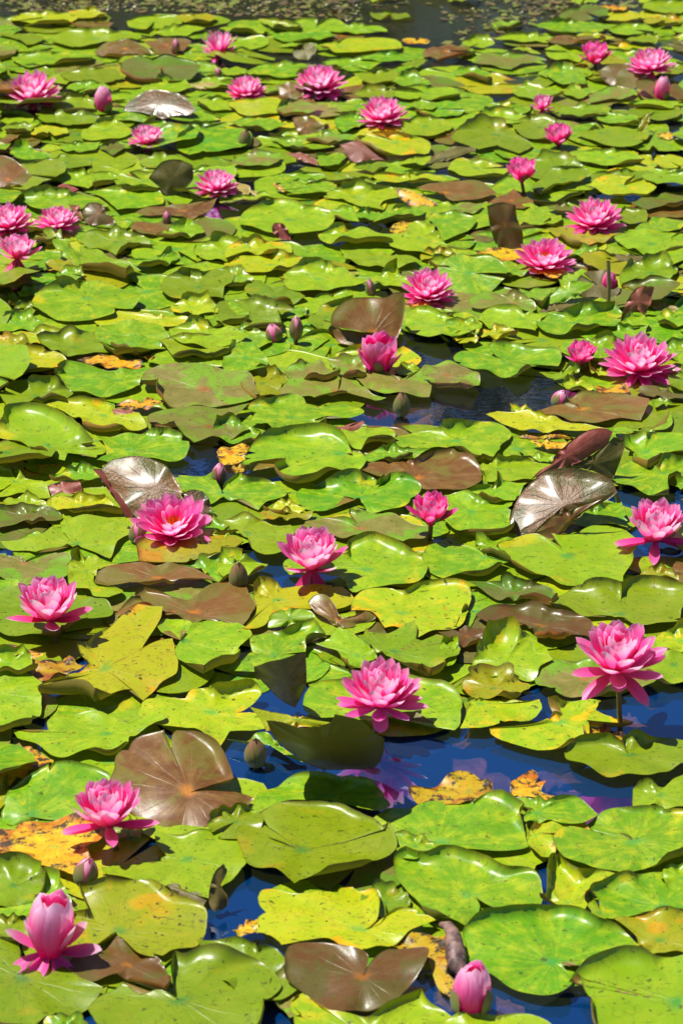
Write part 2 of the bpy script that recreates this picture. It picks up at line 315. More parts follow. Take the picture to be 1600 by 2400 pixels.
# ---------------------------------------------------------------- what floats where
# '@ x y' starts a window of the photograph (2.9037 window units to a photo pixel); then one leaf a line:
# kind [rank] | stalk | outline (or: e cx cy width height) | options: c=dir,width,cm,bend rim curl; t=pitch,roll; v=x,y pivot; + folded second half of the leaf above
DATA = '''
@ 0 0
Y 1|620 90|460 80 600 55 730 90 650 120 520 115
G 1|130 260|-50 230 100 220 240 230 320 270 180 310 100 260
G 1|650 260|350 270 400 230 600 190 800 210 990 260 750 280 650 300 500 315|c=90,90,1.5,80
G 1|330 400|80 400 200 360 400 350 640 370 620 410 400 430 200 460
G 1|600 510|410 510 550 460 750 470 850 530 700 570 500 550
G 1||e 1000 410 400 80
Y 1||e 300 120 450 80
G 1||e 1050 150 400 90
Y 1||e 1330 120 280 70
G 1|1170 220|1000 235 1150 190 1300 170 1400 190 1250 250
O 1|50 350|-40 310 120 320 90 370 0 400
G 1|540 700|360 720 420 660 600 650 660 700 640 760 450 770
G 2|450 800|240 780 400 760 680 790 650 840 480 850 300 830
G 2|720 880|550 920 620 860 800 820 930 900 800 940 600 950|c=100,80,2,90
G 1|1150 580|950 610 1050 550 1250 530 1320 590 1150 630|c=110,60,2,90
G 1|1450 700|1320 690 1450 670 1600 670 1600 730 1450 750
G 2|1400 960|1200 1000 1260 920 1350 880 1568 870 1700 900 1650 1000 1450 1030 1290 1060|c=150,70,2.5,90
G 1|180 1040|70 1050 130 960 240 1020 350 1060 220 1110|c=120,70,2,90
G 1|550 1000|390 1000 550 970 690 970 650 1020 480 1030
O 1|760 1000|670 1000 800 960 850 1000 770 1050
G 1|450 1100|320 1120 400 1050 600 1080 620 1120 400 1161
B 2|90 940|0 960 80 900 180 900 30 990
G 1||e 130 870 200 70
Y 1||e 330 890 260 70
G 1||e 600 590 300 70
G 1||e 1480 560 260 90
P 2|1400 575|1270 570 1400 550 1510 575 1500 610 1350 595|t=15,0
P 2|1210 480|1150 485 1210 460 1270 475 1230 500|t=15,0
G 1||e 1100 1100 300 90
B 3|850 330|640 340 700 290 800 262 900 265 980 300 1070 380 900 385 700 375|t=14,0;c=270,110,1.5,110|glossy red brown lily leaf with orange near rim, behind the pink bud at far left
B 2|1130 300|980 290 1100 260 1200 255 1300 280 1200 370 1080 370 1030 320|t=10,0
X 4|1080 700|835 740 880 670 960 620 1080 600 1200 625 1290 680 1330 740 1290 770 1230 770 1180 780 1100 790 950 750|t=25,-14|arched brown lily leaf shining white at its right end, right of the far pink bud
@ 530 0
Y 2|750 310|630 310 760 290 820 260 1000 260 1180 290 1190 330 1000 350 840 360 740 350
G 1|360 170|210 130 350 150 520 170 470 200 350 195
G 1|150 190|-50 200 100 170 280 195 250 225 50 210
G 2|600 230|300 240 450 220 700 215 750 250 600 270 400 280
G 1|500 300|350 310 450 290 620 300 600 325
G 1||e 880 195 420 60
D 1||e 1290 275 190 45
G 1|1100 390|900 390 1100 360 1340 370 1300 400 1050 420
G 1|1290 430|1190 440 1300 400 1380 410 1300 460
G 1|400 470|130 490 250 440 500 430 620 460 550 510 350 520
G 1||e 50 480 180 120
B 2|430 610|345 580 420 550 500 560 520 640 460 670 380 660|t=30,0|small upright brown lily leaf touching a wide pink flower at the far side
G 1|1050 520|910 540 1000 480 1170 480 1150 540 1000 580
G 1|1250 550|1120 560 1180 510 1300 510 1390 570 1250 590|c=90,90,1.5,90
G 1|1000 640|870 640 950 610 1140 610 1140 665 960 665|c=90,110,1.5,80
G 1||e 1350 630 500 90
Y 1|200 720|0 700 150 670 350 660 400 700 350 760 150 790 80 760
O 2|420 740|340 740 400 690 500 690 650 720 600 760 400 790
G 1|850 840|740 850 760 790 900 770 990 840 900 860 800 900|c=90,80,1.5,90
G 2|1350 850|1190 870 1250 800 1400 790 1540 850 1450 910 1250 930
B 3|550 850|450 800 530 780 620 810 670 860 600 900 550 930 490 900|t=42,0|small standing red brown leaf between the two flowers at the top centre
O 2|700 930|560 960 650 900 860 920 700 990
U 3|930 1010|770 970 870 950 980 965 1060 1020 1100 1090 1000 1080 870 1100 820 1050|t=35,0|folded red brown leaf with ribbed underside, below the pale pink flower at top centre
P 3|1180 930|1060 910 1150 880 1290 940 1200 960 1070 950|t=20,0
G 1|220 840|0 830 200 800 430 840 300 880 150 870
G 1|60 940|-60 870 120 880 90 960 0 1000
G 1|480 970|280 930 450 950 740 1000 600 1020 450 1010
G 1|700 1090|580 1050 700 1030 830 1050 720 1130 640 1130
O 1|250 1080|20 1110 150 1040 370 1050 340 1110 200 1130|c=90,80,1.5,70
U 2|520 1060|400 1040 500 1030 620 1090 630 1120 520 1090|t=25,0
G 1||e 1450 740 350 100
G 2|1320 700|1200 720 1320 680 1430 720 1400 750|c=90,100,2,100
G 1|1300 1090|1170 1110 1280 1080 1400 1070 1350 1120
K 2|1480 1060|1390 1090 1450 1020 1568 990 1700 1010 1500 1080|t=20,0
G 1|970 1130|860 1140 1000 1100 1100 1120 1000 1180
@ 1060 0
G 1|800 180|560 170 700 145 900 150 1110 180 1000 215 700 220
G 1|530 260|280 260 400 230 600 235 800 280 600 280 400 280
Y 1|950 255|820 270 860 235 1000 230 1110 260 950 280
Y 1|1250 120|1010 130 1150 95 1350 100 1450 110 1200 135
Y 1||e 1450 140 300 60
D 0||e 1090 50 200 30
G 1|1450 50|1290 60 1330 10 1568 0 1700 40 1500 95|c=90,90,1.5,90
G 1||e 1220 200 300 80
G 1|1340 260|1180 270 1300 220 1420 230 1380 300
O 2|380 400|130 420 200 370 350 350 500 370 640 410 480 430 400 470 300 450|t=6,0|flat grey brown lily pad just inside the open water at top right
G 1|100 350|0 360 130 320 150 350 50 400
G 1||e 180 290 220 60|c=90,120,2,95
G 1|500 340|400 330 500 310 600 370 500 350
G 1|120 500|0 490 100 460 250 490 230 550 120 520
G 1|750 500|630 490 750 445 860 480 910 560 750 580 680 540|c=90,100,2,80
G 1|560 620|400 620 480 560 600 590 740 640 650 670 480 660
G 1|850 620|740 620 830 580 920 640 850 670
B 3|1120 510|985 470 1080 430 1200 430 1250 490 1230 580 1100 580 1010 520|t=30,0|dark red brown folded leaf between the two far right flowers
O 2|1120 640|920 700 1000 610 1120 580 1240 620 1200 660 1040 680
O 1|1300 630|1240 610 1350 570 1380 650 1350 690
G 1|600 860|410 850 500 780 650 800 760 850 640 950 520 940
G 2|300 910|0 960 60 860 150 830 280 830 380 860 460 930 540 980 450 1050 300 990 180 1020 100 990|c=110,110,2.5,70;t=6,0
G 1|1000 900|830 920 1000 870 1200 870 1350 900 1250 990 1050 990 900 940
G 1|1080 1070|790 1060 950 1020 1150 1030 1300 1090 1100 1120 950 1110
G 2|700 1130|520 1090 600 1060 750 1060 850 1100 900 1161 700 1250 550 1220|c=70,120,2,70
K 2|60 1030|-60 1060 50 1000 150 990 160 1020 50 1060|t=20,0
G 1||e 900 750 350 80
G 1||e 1130 810 300 80
G 1||e 1380 760 350 120
G 1|1400 680|1210 720 1300 680 1568 690 1500 740
G 1||e 330 800 350 80|c=90,120,2,90
G 1||e 350 740 350 80
Y 1||e 1480 1100 250 90
G 1||e 1480 990 250 90
Y 2|1300 830|1250 910 1290 800 1340 750 1340 800 1300 890|t=50,0
D 2|1460 920|1390 920 1450 890 1520 910 1480 950|t=15,0
@ 0 400
B 3|60 60|-100 -80 0 -120 140 -60 210 20 270 0 280 80 200 100 60 110 0 140 -100 100|t=22,0;c=280,90,1.5,110|large brown lily leaf at the left edge, right half folded orange
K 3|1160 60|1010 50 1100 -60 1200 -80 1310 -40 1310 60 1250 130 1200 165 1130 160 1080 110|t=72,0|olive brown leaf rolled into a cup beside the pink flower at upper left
G 1|520 60|290 60 330 10 500 0 640 30 600 130 450 90
U 2|370 120|100 130 300 130 430 85 540 110 480 140 350 150|t=15,0
G 1|740 60|640 20 750 0 830 60 760 90 650 110
D 1|950 50|830 30 900 30 1010 50 930 75
G 2|900 180|570 150 720 120 920 120 1000 100 1080 130 1115 200 1100 230 960 250 800 280 700 190
G 1|370 210|80 170 200 150 450 160 650 180 740 250 500 270 250 260 150 210|c=100,110,2,100
B 3|670 290|560 270 580 230 640 210 700 225 720 280 780 330 780 360 600 360 560 310|t=42,0|small standing dark brown leaf right of the two left edge flowers
U 2|510 280|465 230 540 230 560 330 540 335|t=50,0
B 2|1250 270|920 290 1000 250 1130 240 1280 220 1400 210 1480 185 1420 270 1300 330 1150 300 1000 310|t=8,0
B 2|1010 400|890 390 920 350 1050 350 1140 380 1130 420 1020 440
G 1|1230 420|1080 450 1150 400 1280 340 1380 390 1380 430 1200 460
G 1||e 200 370 250 150
G 1||e 330 450 200 80
G 3|790 480|550 480 580 430 660 395 760 378 860 385 960 420 1020 480 1030 510 900 500 830 540 790 580 740 540 690 545|t=10,0;c=90,120,1.2,60;c=310,70,2,120|shiny arched green lily pad reflecting the sky, right of the two left edge flowers
G 2|650 620|540 490 600 500 700 560 780 600 900 640 960 670 880 690 840 740 700 690 560 660 545 560|c=280,80,2.5,120
G 2|450 530|355 470 400 445 450 470 520 530 580 590 560 650 500 620 420 560|t=10,15
Y 1|400 640|300 620 400 600 530 640 480 690 350 680
B 1|100 750|-50 710 120 710 230 740 60 800 -50 800
G 1||e 480 715 200 70
G 1||e 200 830 150 130
G 1||e 50 890 200 60
G 1||e 170 945 180 80
G 1|1080 600|860 610 1000 600 1200 550 1220 590 1050 650 900 640
G 3|590 870|210 910 260 830 400 760 540 750 640 760 780 790 900 840 960 880 900 940 770 940 770 990 620 1015 430 1020 330 980 250 950|c=130,50,2.5,100|broad green lily pad with one dark raised rim, left side above the open water sliver
Y 1|1100 1010|640 1030 800 950 1000 980 1180 990 1380 1030 1200 1060 900 1050 700 1060
G 2|860 1130|640 1110 680 1060 800 1030 940 1035 1080 1045 1140 1130 1200 1200 1000 1240 800 1250
G 2|1400 1110|1150 1100 1200 1050 1330 1035 1450 1060 1568 1070 1700 1120 1600 1180 1300 1190|c=110,60,2,100
G 1|130 1040|0 1000 80 965 200 980 310 1050 200 1090 0 1090 -60 1040|c=90,110,1.5,90
Y 1||e 320 1140 500 100
G 2|1350 780|1090 800 1150 710 1250 665 1360 690 1500 690 1600 700 1568 770 1530 790 1520 870 1300 880 1120 840|c=110,60,2,110
Y 1|1300 930|1160 920 1250 870 1450 890 1480 980 1300 970 1180 950
G 1|1560 980|1390 980 1470 940 1568 900 1700 960 1650 1040 1450 1050
G 1|1530 560|1320 560 1380 500 1480 460 1600 470 1700 540 1568 620 1400 600|c=90,80,2,100
@ 530 400
G 2|430 330|90 360 150 260 250 200 360 185 480 210 560 240 660 250 740 330 680 390 560 420 430 430 300 420 180 390|c=90,120,1.2,70
G 1|880 180|660 180 750 120 860 100 1000 110 1130 110 1170 190 1060 210 1060 270 930 250 800 200|c=90,90,2,100
D 2|1300 190|1150 110 1250 130 1350 170 1440 220 1400 240 1280 240 1200 200|t=20,0
B 2|1480 150|1290 110 1400 90 1568 70 1750 90 1840 160 1700 200 1560 205 1450 160|t=5,0;c=230,80,2,110
G 1|800 440|610 430 760 395 960 400 1100 430 1220 430 1130 480 900 490 680 490
G 2|1310 460|1110 500 1200 440 1280 350 1370 340 1440 400 1470 500 1568 540 1700 560 1400 570 1200 540|c=60,60,1.5,80
G 1|1480 340|1370 320 1450 280 1600 280 1700 330 1600 430 1480 480 1430 380
D 1|1200 390|1120 380 1200 340 1270 360 1220 430 1130 420
G 1|1180 280|1060 290 1180 250 1350 260 1320 310 1150 320 1000 350
G 1||e 970 300 180 80
G 1|820 290|700 260 850 240 880 300 900 350 780 340
Y 1|220 530|0 530 100 490 260 470 400 480 450 550 250 570 100 580 0 610
Y 1|300 630|0 610 200 580 400 560 560 600 620 640 450 670 250 690 0 680
U 3|370 400|310 390 330 350 380 355 420 400 440 470 400 470 340 450|t=60,0
G 2|620 730|390 750 400 690 500 640 640 635 750 660 900 720 970 750 850 790 700 800 560 830 430 800|c=95,90,2,100
G 1|60 730|-100 690 0 680 120 690 185 740 120 780 0 780
G 1|1000 600|800 600 810 540 950 535 1100 570 1250 580 1310 630 1150 660 950 640
G 1||e 1520 640 300 80
Y 1||e 1450 580 260 70
G 1|150 1000|-50 900 50 870 200 880 400 920 470 960 350 1000 360 1070 200 1085 60 1080 -50 1040
G 2|330 860|130 830 150 770 230 740 300 790 500 830 540 870 430 900 270 870|c=260,100,2,130
G 1|120 1130|0 1120 120 1070 240 1110 310 1160 200 1220 0 1200|c=70,80,1.5,80
G 1|460 960|350 990 450 930 550 900 530 980 430 1010|t=14,0
G 1|680 1000|560 1040 640 930 740 890 900 860 750 1100
B 4|1000 1105|712 1000 740 940 800 885 900 852 1000 848 1080 858 1150 825 1210 818 1218 920 1195 1050 1160 1140 1120 1190 1010 1190 1000 1115 975 1190 850 1190 760 1160 725 1090|t=52,0|tall brown heart shaped leaf standing upright behind the half open flower
G 2|1450 1060|1210 1040 1260 930 1350 930 1450 960 1700 1000 1740 1060 1600 1130 1400 1140 1290 1110|c=90,60,1.2,90
D 1|1300 910|1220 900 1350 890 1450 910 1300 935
G 1|1100 740|960 750 1080 690 1180 660 1190 710 1400 800 1200 800 1050 770|c=80,70,2.5,110
G 1||e 550 110 400 90
G 1||e 500 50 350 90
Y 1||e 1250 50 500 60
P 2|80 120|0 90 100 80 160 100 150 160 50 160 0 150|t=20,0
P 2|205 155|150 130 200 125 260 195 230 190|t=20,0
D 2|340 100|315 80 380 100 410 150 360 130|t=20,0
@ 1060 400
B 4|360 370|235 240 330 215 430 230 440 320 480 430 480 530 390 525 320 530 270 430|t=74,0|brown leaf standing rolled like a tube, left of the pink flower at upper right
B 2|400 200|220 220 330 170 420 130 530 190 550 230 480 260 350 240
O 1|110 250|-20 240 100 215 210 230 150 280 0 280
G 2|760 60|540 110 600 60 640 0 750 -40 900 -20 930 30 860 70 700 110 600 175|t=8,0
G 1|1180 40|900 60 1000 10 1200 -10 1380 20 1250 60 1150 85
G 1||e 1450 30 300 80
O 1|1400 210|1210 230 1330 170 1450 150 1600 160 1560 230 1400 250 1330 270
G 1|1240 310|1110 300 1150 240 1300 260 1330 300 1300 345 1200 360
G 1|590 340|440 350 470 310 620 310 740 300 730 350 600 370
O 1|740 260|640 250 750 230 850 250 860 300 740 290
G 1|1380 370|1240 390 1350 310 1450 320 1600 350 1500 410 1300 410
G 1|1350 500|1100 450 1200 410 1400 410 1568 430 1700 500 1500 560 1350 570 1150 500
Y 1|900 440|630 400 800 380 950 420 1150 430 1050 470 900 510 830 500
G 2|930 575|780 570 880 530 1000 550 1080 600 980 600|c=80,70,2,90
K 2|1180 590|1000 570 1200 555 1370 590 1200 620 1050 620|t=25,0
G 2|1350 700|1140 780 1150 690 1220 640 1300 600 1450 590 1530 640 1470 740 1330 750 1250 740|c=70,70,2.5,90;c=150,40,2.5,90
G 1|140 640|0 610 180 600 260 610 220 650 0 670|c=260,100,1.2,130
G 2|360 690|160 700 230 650 400 630 530 670 500 700 350 725|c=250,80,1.2,130
D 1|330 580|150 570 300 530 500 550 520 610 350 620 200 590
T 0|180 790|0 760 250 755 350 770 200 820 60 820
D 1|650 690|500 670 700 650 840 640 710 740 560 700
G 1|840 730|720 740 760 690 850 670 960 700 960 750 740 775
G 3|790 830|615 920 660 840 740 780 860 745 960 760 930 800 800 870 700 900|t=28,0
K 2|700 930|550 970 650 920 780 890 840 920 750 950|t=15,0
G 1|600 840|440 820 600 800 720 780 650 850 610 920 500 860
O 3|420 900|110 900 150 860 250 830 400 830 500 860 570 930 540 970 400 930 240 910 210 950 130 930|t=5,0|pale shiny bronze lily pad with wavy rim, lying between two flowers at right
G 2|480 1010|170 1010 250 925 400 930 520 980 720 960 600 1030 560 1100 400 1060 250 1070|c=110,50,1.5,80
G 2|820 1040|570 1060 600 990 780 980 900 930 1060 940 1150 920 1150 980 1100 1070 860 1090 720 1110|c=80,80,2,100;c=290,60,1.5,120
G 1|1150 1110|850 1120 1000 1070 1200 1060 1330 1080 1280 1160 1000 1161
G 2|80 1070|-60 1030 0 1020 120 1010 200 1050 150 1110 0 1125|c=90,110,1,80
G 1||e 30 980 160 80
U 4|1260 890|1145 1000 1180 900 1250 800 1330 780 1375 790 1350 900 1310 990 1260 940 1180 1000|t=70,0|narrow rolled red brown leaf standing near the right edge
G 2|1240 1030|1150 1040 1200 980 1300 990 1330 1060 1240 1080
P 2|1430 910|1340 930 1350 860 1450 890 1540 940 1450 955|t=20,0
G 1||e 1500 1010 220 110
Y 1||e 300 1100 250 70
Y 1||e 90 1140 180 60
@ 0 800
G 1|500 40|220 0 400 -60 640 -60 700 -20 740 70 650 90 500 100 420 90 300 40
Y 1|80 30|-60 0 0 -30 200 0 200 60 0 60
G 2|950 30|670 0 800 -40 1000 -30 1100 30 1050 60 930 80 830 60|c=230,80,2,130
G 2|1350 30|1080 0 1150 -30 1400 -60 1600 -40 1640 0 1568 80 1540 95 1350 105 1200 100 1130 50
G 1|1250 120|1000 150 1040 90 1130 70 1190 100 1330 110 1568 100 1700 130 1568 180 1400 160 1250 150 1100 170
D 0|780 140|520 130 640 110 740 90 900 120 970 150 930 180 800 190 690 170 600 150
D 0||e 1000 95 130 60
Y 2|200 120|-60 70 0 60 150 60 300 70 430 100 460 130 400 175 200 180 0 165 -80 110
Y 1|80 210|-60 180 100 170 190 230 100 250 0 255
G 1|250 370|20 330 50 290 180 280 380 265 410 310 500 350 430 420 300 410 200 430 50 440 0 380 -60 340
G 2|820 265|360 250 380 190 440 155 600 150 700 190 850 200 980 180 1000 190 950 280 945 310 850 350 700 375 580 360 500 350 440 290|c=170,50,1.5,90
Y 1|700 500|300 440 430 410 600 390 720 370 760 450 860 460 980 540 1000 570 830 610 640 605 540 530 400 470
U 2|880 490|760 460 880 460 990 530 1000 555 900 540 780 490|t=15,0
D 1|950 425|780 410 850 395 960 400 1040 390 1105 425 1030 455 900 460 800 440|t=5,0|crumpled rust brown dead leaf scrap beside the large olive bronze pad
O 3|1390 330|950 300 960 240 1000 190 1100 170 1250 155 1400 150 1568 200 1700 230 1740 300 1755 380 1690 420 1600 440 1450 440 1340 445 1190 445 1120 380 1050 310|t=6,0;c=200,60,2,120|bronze green lily pad with red left rim, shiny right end, upper left of centre
O 2|1430 585|1005 540 1010 500 1100 480 1250 450 1400 445 1568 450 1700 430 1660 470 1580 530 1480 560 1600 550 1700 600 1560 660 1420 665 1320 690 1280 660 1200 600 1100 570 1030 590|c=190,30,1.5,90|olive lily pad lying directly in front of the large bronze green pad
G 3|330 720|-50 560 10 450 130 430 280 440 420 480 540 540 620 620 655 690 560 700 640 740 700 720 712 780 650 820 560 790 460 780 440 820 300 770 130 710 0 665 -100 640|c=80,130,2.2,85;c=250,70,1.5,110|big bright green lily pad at the left edge with glossy raised far rim
G 2|870 745|650 650 800 640 950 640 1050 610 1170 610 1260 650 1240 690 1280 700 1260 780 1160 815 1050 800 900 830 740 835 660 830 720 770 700 700|c=50,40,1.5,90
G 2|100 950|-60 810 0 805 60 830 120 890 150 920 300 970 340 1045 240 1060 190 1040 0 1060 -60 1060|c=70,60,1.5,90
G 1|560 900|350 920 480 870 560 850 680 870 700 930 560 960 400 940
U 2|430 1000|310 990 400 960 540 955 560 1000 480 1040 350 1040|t=20,0
Y 1|550 1110|340 1070 450 1050 550 1050 760 1050 760 1100 830 1161 350 1161
G 1|180 1110|20 1100 150 1050 260 1070 360 1150 200 1161
X 5|1060 1000|680 870 750 810 850 780 980 775 1080 810 1150 870 1210 960 1235 1020 1210 1110 1160 1190 1050 1230 940 1200 880 1150 800 1050 740 960|t=37,-11|tall glossy brown leaf standing behind the pink flower with orange stamens
+U|750 1000|630 870 680 868 745 955 810 1045 885 1145 905 1200 870 1225 820 1130 740 1020 685 930|t=60,0;v=870,1225
X 4|1340 1110|1225 1025 1300 1010 1380 1020 1425 1080 1430 1161 1400 1220 1330 1210 1270 1120|t=45,0|rounded dark brown leaf upright to the right of the flower with orange stamens
@ 530 800
G 2|130 110|-20 100 20 0 60 -20 180 30 240 70 275 120 260 180 120 200 60 200 0 190|c=130,50,1.5,90
Y 1|250 290|55 220 130 200 250 185 340 200 430 250 370 320 360 370 300 380 210 415 160 370 100 290
O 1|560 200|385 205 420 175 530 130 620 135 700 180 740 240 600 250 450 250
O 1|850 190|680 140 780 125 950 140 980 180 880 250 780 240 740 200
O 2|755 330|360 340 370 290 430 260 600 250 720 230 760 250 765 320 785 240 860 250 930 310 1000 360 1085 380 1010 410 900 380 780 360 680 370 600 400 500 375 370 370|c=270,60,1.5,110|three lobed olive lily pad in front of the half open flower
O 3|1190 270|875 250 900 210 960 190 1050 200 1130 240 1200 250 1330 200 1370 280 1395 310 1380 370 1230 375 1100 365 980 330 920 300|c=100,60,.5,50|olive and orange lily pad carrying the half open flower
O 2|1500 230|1325 200 1380 160 1480 150 1600 170 1720 230 1710 290 1640 325 1560 310 1420 290 1350 260|c=270,70,1.2,110
G 1||e 1240 190 180 110
G 3|450 520|135 450 220 410 300 370 420 365 520 390 560 430 700 430 800 420 880 450 940 490 930 510 840 530 700 520 600 530 640 590 620 600 500 600 350 615 250 570 150 545 200 500|c=120,50,1.5,90;c=320,40,2,120
U 2|780 580|630 570 760 590 880 560 920 530 940 550 900 590 800 610 660 600|t=15,0
G 2|930 650|715 625 800 600 950 585 1080 580 1140 610 1150 660 1110 700 970 700 920 740 860 720 790 670|c=300,60,1.5,120
G 4|800 750|115 830 180 720 250 660 350 610 500 595 640 600 760 650 830 700 855 770 830 750 900 740 950 820 900 880 740 890 600 960 500 975 400 930 365 870 440 840 380 830 230 830 190 890 150 880|c=110,120,2,90;c=230,60,1.5,120|fresh green lily pad arching up at its far rim, centre, above the large flat pad
G 3|910 1060|475 1050 510 1010 620 950 740 900 860 888 960 900 1050 940 1100 890 1110 910 1100 950 1160 900 1250 930 1330 1000 1260 1060 1230 1120 1100 1161 960 1161 905 1075 800 1060 680 1140 560 1140 490 1090|c=110,60,1.8,90;c=50,40,1.5,90
B 3|1290 930|905 880 960 830 1050 820 1180 820 1320 790 1430 740 1568 730 1640 790 1700 810 1735 880 1710 980 1568 1030 1460 1025 1340 1000 1250 940 1160 905 1050 930|c=60,80,1.2,70|wide brown lily pad with glossy wavy rim, directly behind the cup shaped hot pink flower
G 1|1150 780|940 790 1000 760 1100 730 1250 760 1390 760 1300 790 1180 820 980 820
D 1|60 780|-50 740 60 710 160 720 130 790 110 830 0 840 -50 820
D 0||e 90 875 110 50
G 1|60 610|-100 560 0 540 100 560 190 610 220 640 190 700 60 690 -50 670
G 2|-30 1030|-330 930 -150 930 -100 895 -50 990 -25 1030 0 960 120 912 160 945 300 948 400 1010 400 1055 300 1080 215 1135 100 1075 -40 1070 -110 1100 -200 1090 -300 1010|c=60,60,1,80
T 0|430 110|270 100 250 60 420 40 430 90 600 110 740 100 650 130 540 150 380 160 280 130
T 0|650 50|540 40 640 10 760 20 780 50 690 80 600 90
Y 1|400 1130|270 1150 350 1090 430 1100 520 1140 540 1161 400 1180
T 0|1280 550|1120 560 1280 530 1400 500 1400 570 1200 605
S 0|1350 420|1100 430 1300 400 1500 430 1450 520 1200 530
@ 1060 800
G 2|340 135|5 120 60 80 150 70 240 80 330 125 250 60 240 30 330 0 430 0 550 30 680 60 740 90 720 170 600 150 480 200 430 235 330 225 200 200 60 160|c=60,100,1,70;c=300,40,1.5,120
B 3|880 460|540 480 650 450 780 425 820 430 865 462 780 400 770 385 900 355 1050 355 1180 365 1330 400 1310 480 1280 520 1130 510 1060 545 950 560 850 545 700 520|c=90,110,.5,60|flat brown lily pad with reddish right half, below the two flowers at right
Y 2|600 550|225 515 300 470 400 480 540 490 700 530 900 570 1050 600 880 620 700 610 550 620 350 570
Y 1|470 480|380 455 540 455 540 500 420 490
D 1|640 640|430 640 600 620 850 625 850 640 620 660 500 655|t=15,0
D 1|650 705|520 690 650 675 800 680 740 740 650 730
G 3|20 680|-420 740 -360 640 -280 610 -100 600 0 540 120 535 260 560 350 590 400 620 390 660 320 720 320 740 250 810 150 800 60 750 -100 720 -200 740 -300 760|c=95,60,2,95;c=290,40,1.5,120
G 2|300 870|190 850 280 810 450 790 560 810 680 840 600 880 520 940 400 960 230 950 210 900
G 1|600 805|470 790 560 775 700 790 650 830 560 810
G 2|300 1020|100 1030 300 980 300 930 420 960 510 960 450 1050 420 1090 300 1085 200 1070
G 2|120 1160|-60 1045 100 1040 250 1070 415 1095 385 1200 370 1310 250 1325 60 1300 -50 1250 -60 1150
G 2|1300 760|1160 640 1250 650 1350 640 1568 620 1700 680 1700 770 1450 780 1390 820 1320 860 1230 800 1240 760 1150 750
G 3|1450 900|1095 930 1110 880 1200 820 1290 850 1380 860 1480 790 1650 790 1700 900 1480 940 1470 1045 1350 1040 1220 1000 1110 960
G 2|1600 980|1490 930 1568 950 1700 960 1650 1020 1540 990
G 1|1330 610|1090 590 1180 590 1230 620 1350 600 1440 560 1480 480 1500 540 1450 600 1300 620 1250 650 1100 640
Y 1|840 300|740 290 760 260 860 270 930 280 960 330 840 335 770 320
D 1|1080 325|950 300 1050 330 1150 280 1210 330 1180 350 1020 350
S 0|1460 450|1350 460 1450 410 1568 400 1650 400 1600 480 1420 485
K 2|1400 350|1230 350 1280 310 1380 300 1470 330 1600 350 1600 390 1450 385
G 1|1440 405|1350 380 1500 400 1550 400 1380 440
G 1|1560 260|1450 190 1568 190 1680 220 1650 330 1480 320
G 1|750 215|580 225 720 210 820 170 900 175 780 235 650 240
Y 1|1010 200|910 190 930 140 980 180 1110 220 1050 235 960 210
G 1||e 1000 60 600 160
G 1||e 1530 60 250 130
X 5|760 1110|395 1165 380 1260 385 1320 450 1312 550 1315 600 1250 660 1200 770 1160 900 1110 1050 1060 1120 1010 1080 950 1000 905 880 870 740 868 620 890 520 950 450 1050|t=34,-13;c=60,90,1.2,50|large glossy bronze leaf with wrinkled silver shine, standing at right of centre
+B|800 1210|550 1315 650 1345 760 1300 900 1161 1000 1110 1120 1010 1050 1060 900 1110 770 1160 660 1200|t=75,0
U 4|780 780|530 950 600 880 680 840 690 790 750 730 850 650 950 600 1050 595 1090 615 1060 690 1000 740 850 830 700 870 600 910|t=75,0|ribbed red underside of a folded leaf standing behind the silver shining bronze leaf
+K|960 830|700 870 850 830 1000 740 1060 690 1100 650 1170 700 1150 780 1100 920 1080 945 1000 900 880 870|t=80,0
@ 0 1200
O 1|200 30|-60 0 0 0 150 -20 400 0 430 40 400 60 200 70 0 110 -100 60
G 2|510 215|0 200 150 190 300 150 370 95 440 150 505 208 420 110 412 20 430 0 480 45 600 42 760 45 870 75 895 140 840 170 790 230 745 308 680 270 560 230 400 235 255 300 200 255 80 250 30 230|c=240,40,1.2,110
O 2|150 345|-60 300 50 290 180 335 290 295 400 285 480 300 460 380 460 440 300 500 120 490 0 460 -100 400|c=70,60,.8,70|greyish olive lily pad behind the upright long stalked flower at left
G 2|590 400|465 380 470 300 510 235 560 290 640 310 740 350 820 350 700 380 655 420 650 500 700 510 820 520 830 560 740 600 640 580 600 530 500 520 460 440|c=120,40,1.8,100
G 2|350 700|-50 560 100 520 300 540 560 580 640 615 720 615 770 670 750 720 640 745 560 745 450 810 400 840 250 860 100 850 0 820 -100 750|c=290,50,1.5,120
G 2|60 1040|-100 980 0 960 100 940 200 960 220 1010 220 1090 120 1100 0 1100 -100 1050
D 2|380 1080|215 1110 240 1020 330 1010 480 1000 540 1040 590 1050 500 1100 400 1140 300 1150 260 1161|c=290,60,.8,120|orange brown dead leaf with dark scorched rim, below the long stalked left flower
D 1|130 950|-50 910 130 920 200 960 300 980 290 1000 220 1000 60 980
Y 2|1330 320|890 240 960 190 1100 180 1300 160 1450 130 1568 160 1650 190 1600 250 1480 310 1350 330 1100 335 950 340 920 290|c=160,50,1.2,80
G 1|1430 400|1220 350 1350 330 1500 300 1620 320 1568 440 1480 480 1420 430 1320 370
G 1|1450 100|1330 60 1450 40 1520 80 1700 120 1568 150 1430 150 1340 120
B 4|1080 450|650 450 665 410 740 375 900 350 1050 345 1220 350 1300 365 1420 440 1468 480 1300 470 1100 490 850 510 700 490|t=7,0;c=275,110,.9,120|long flat red brown lily pad with upturned near rim, below the flower with orange stamens
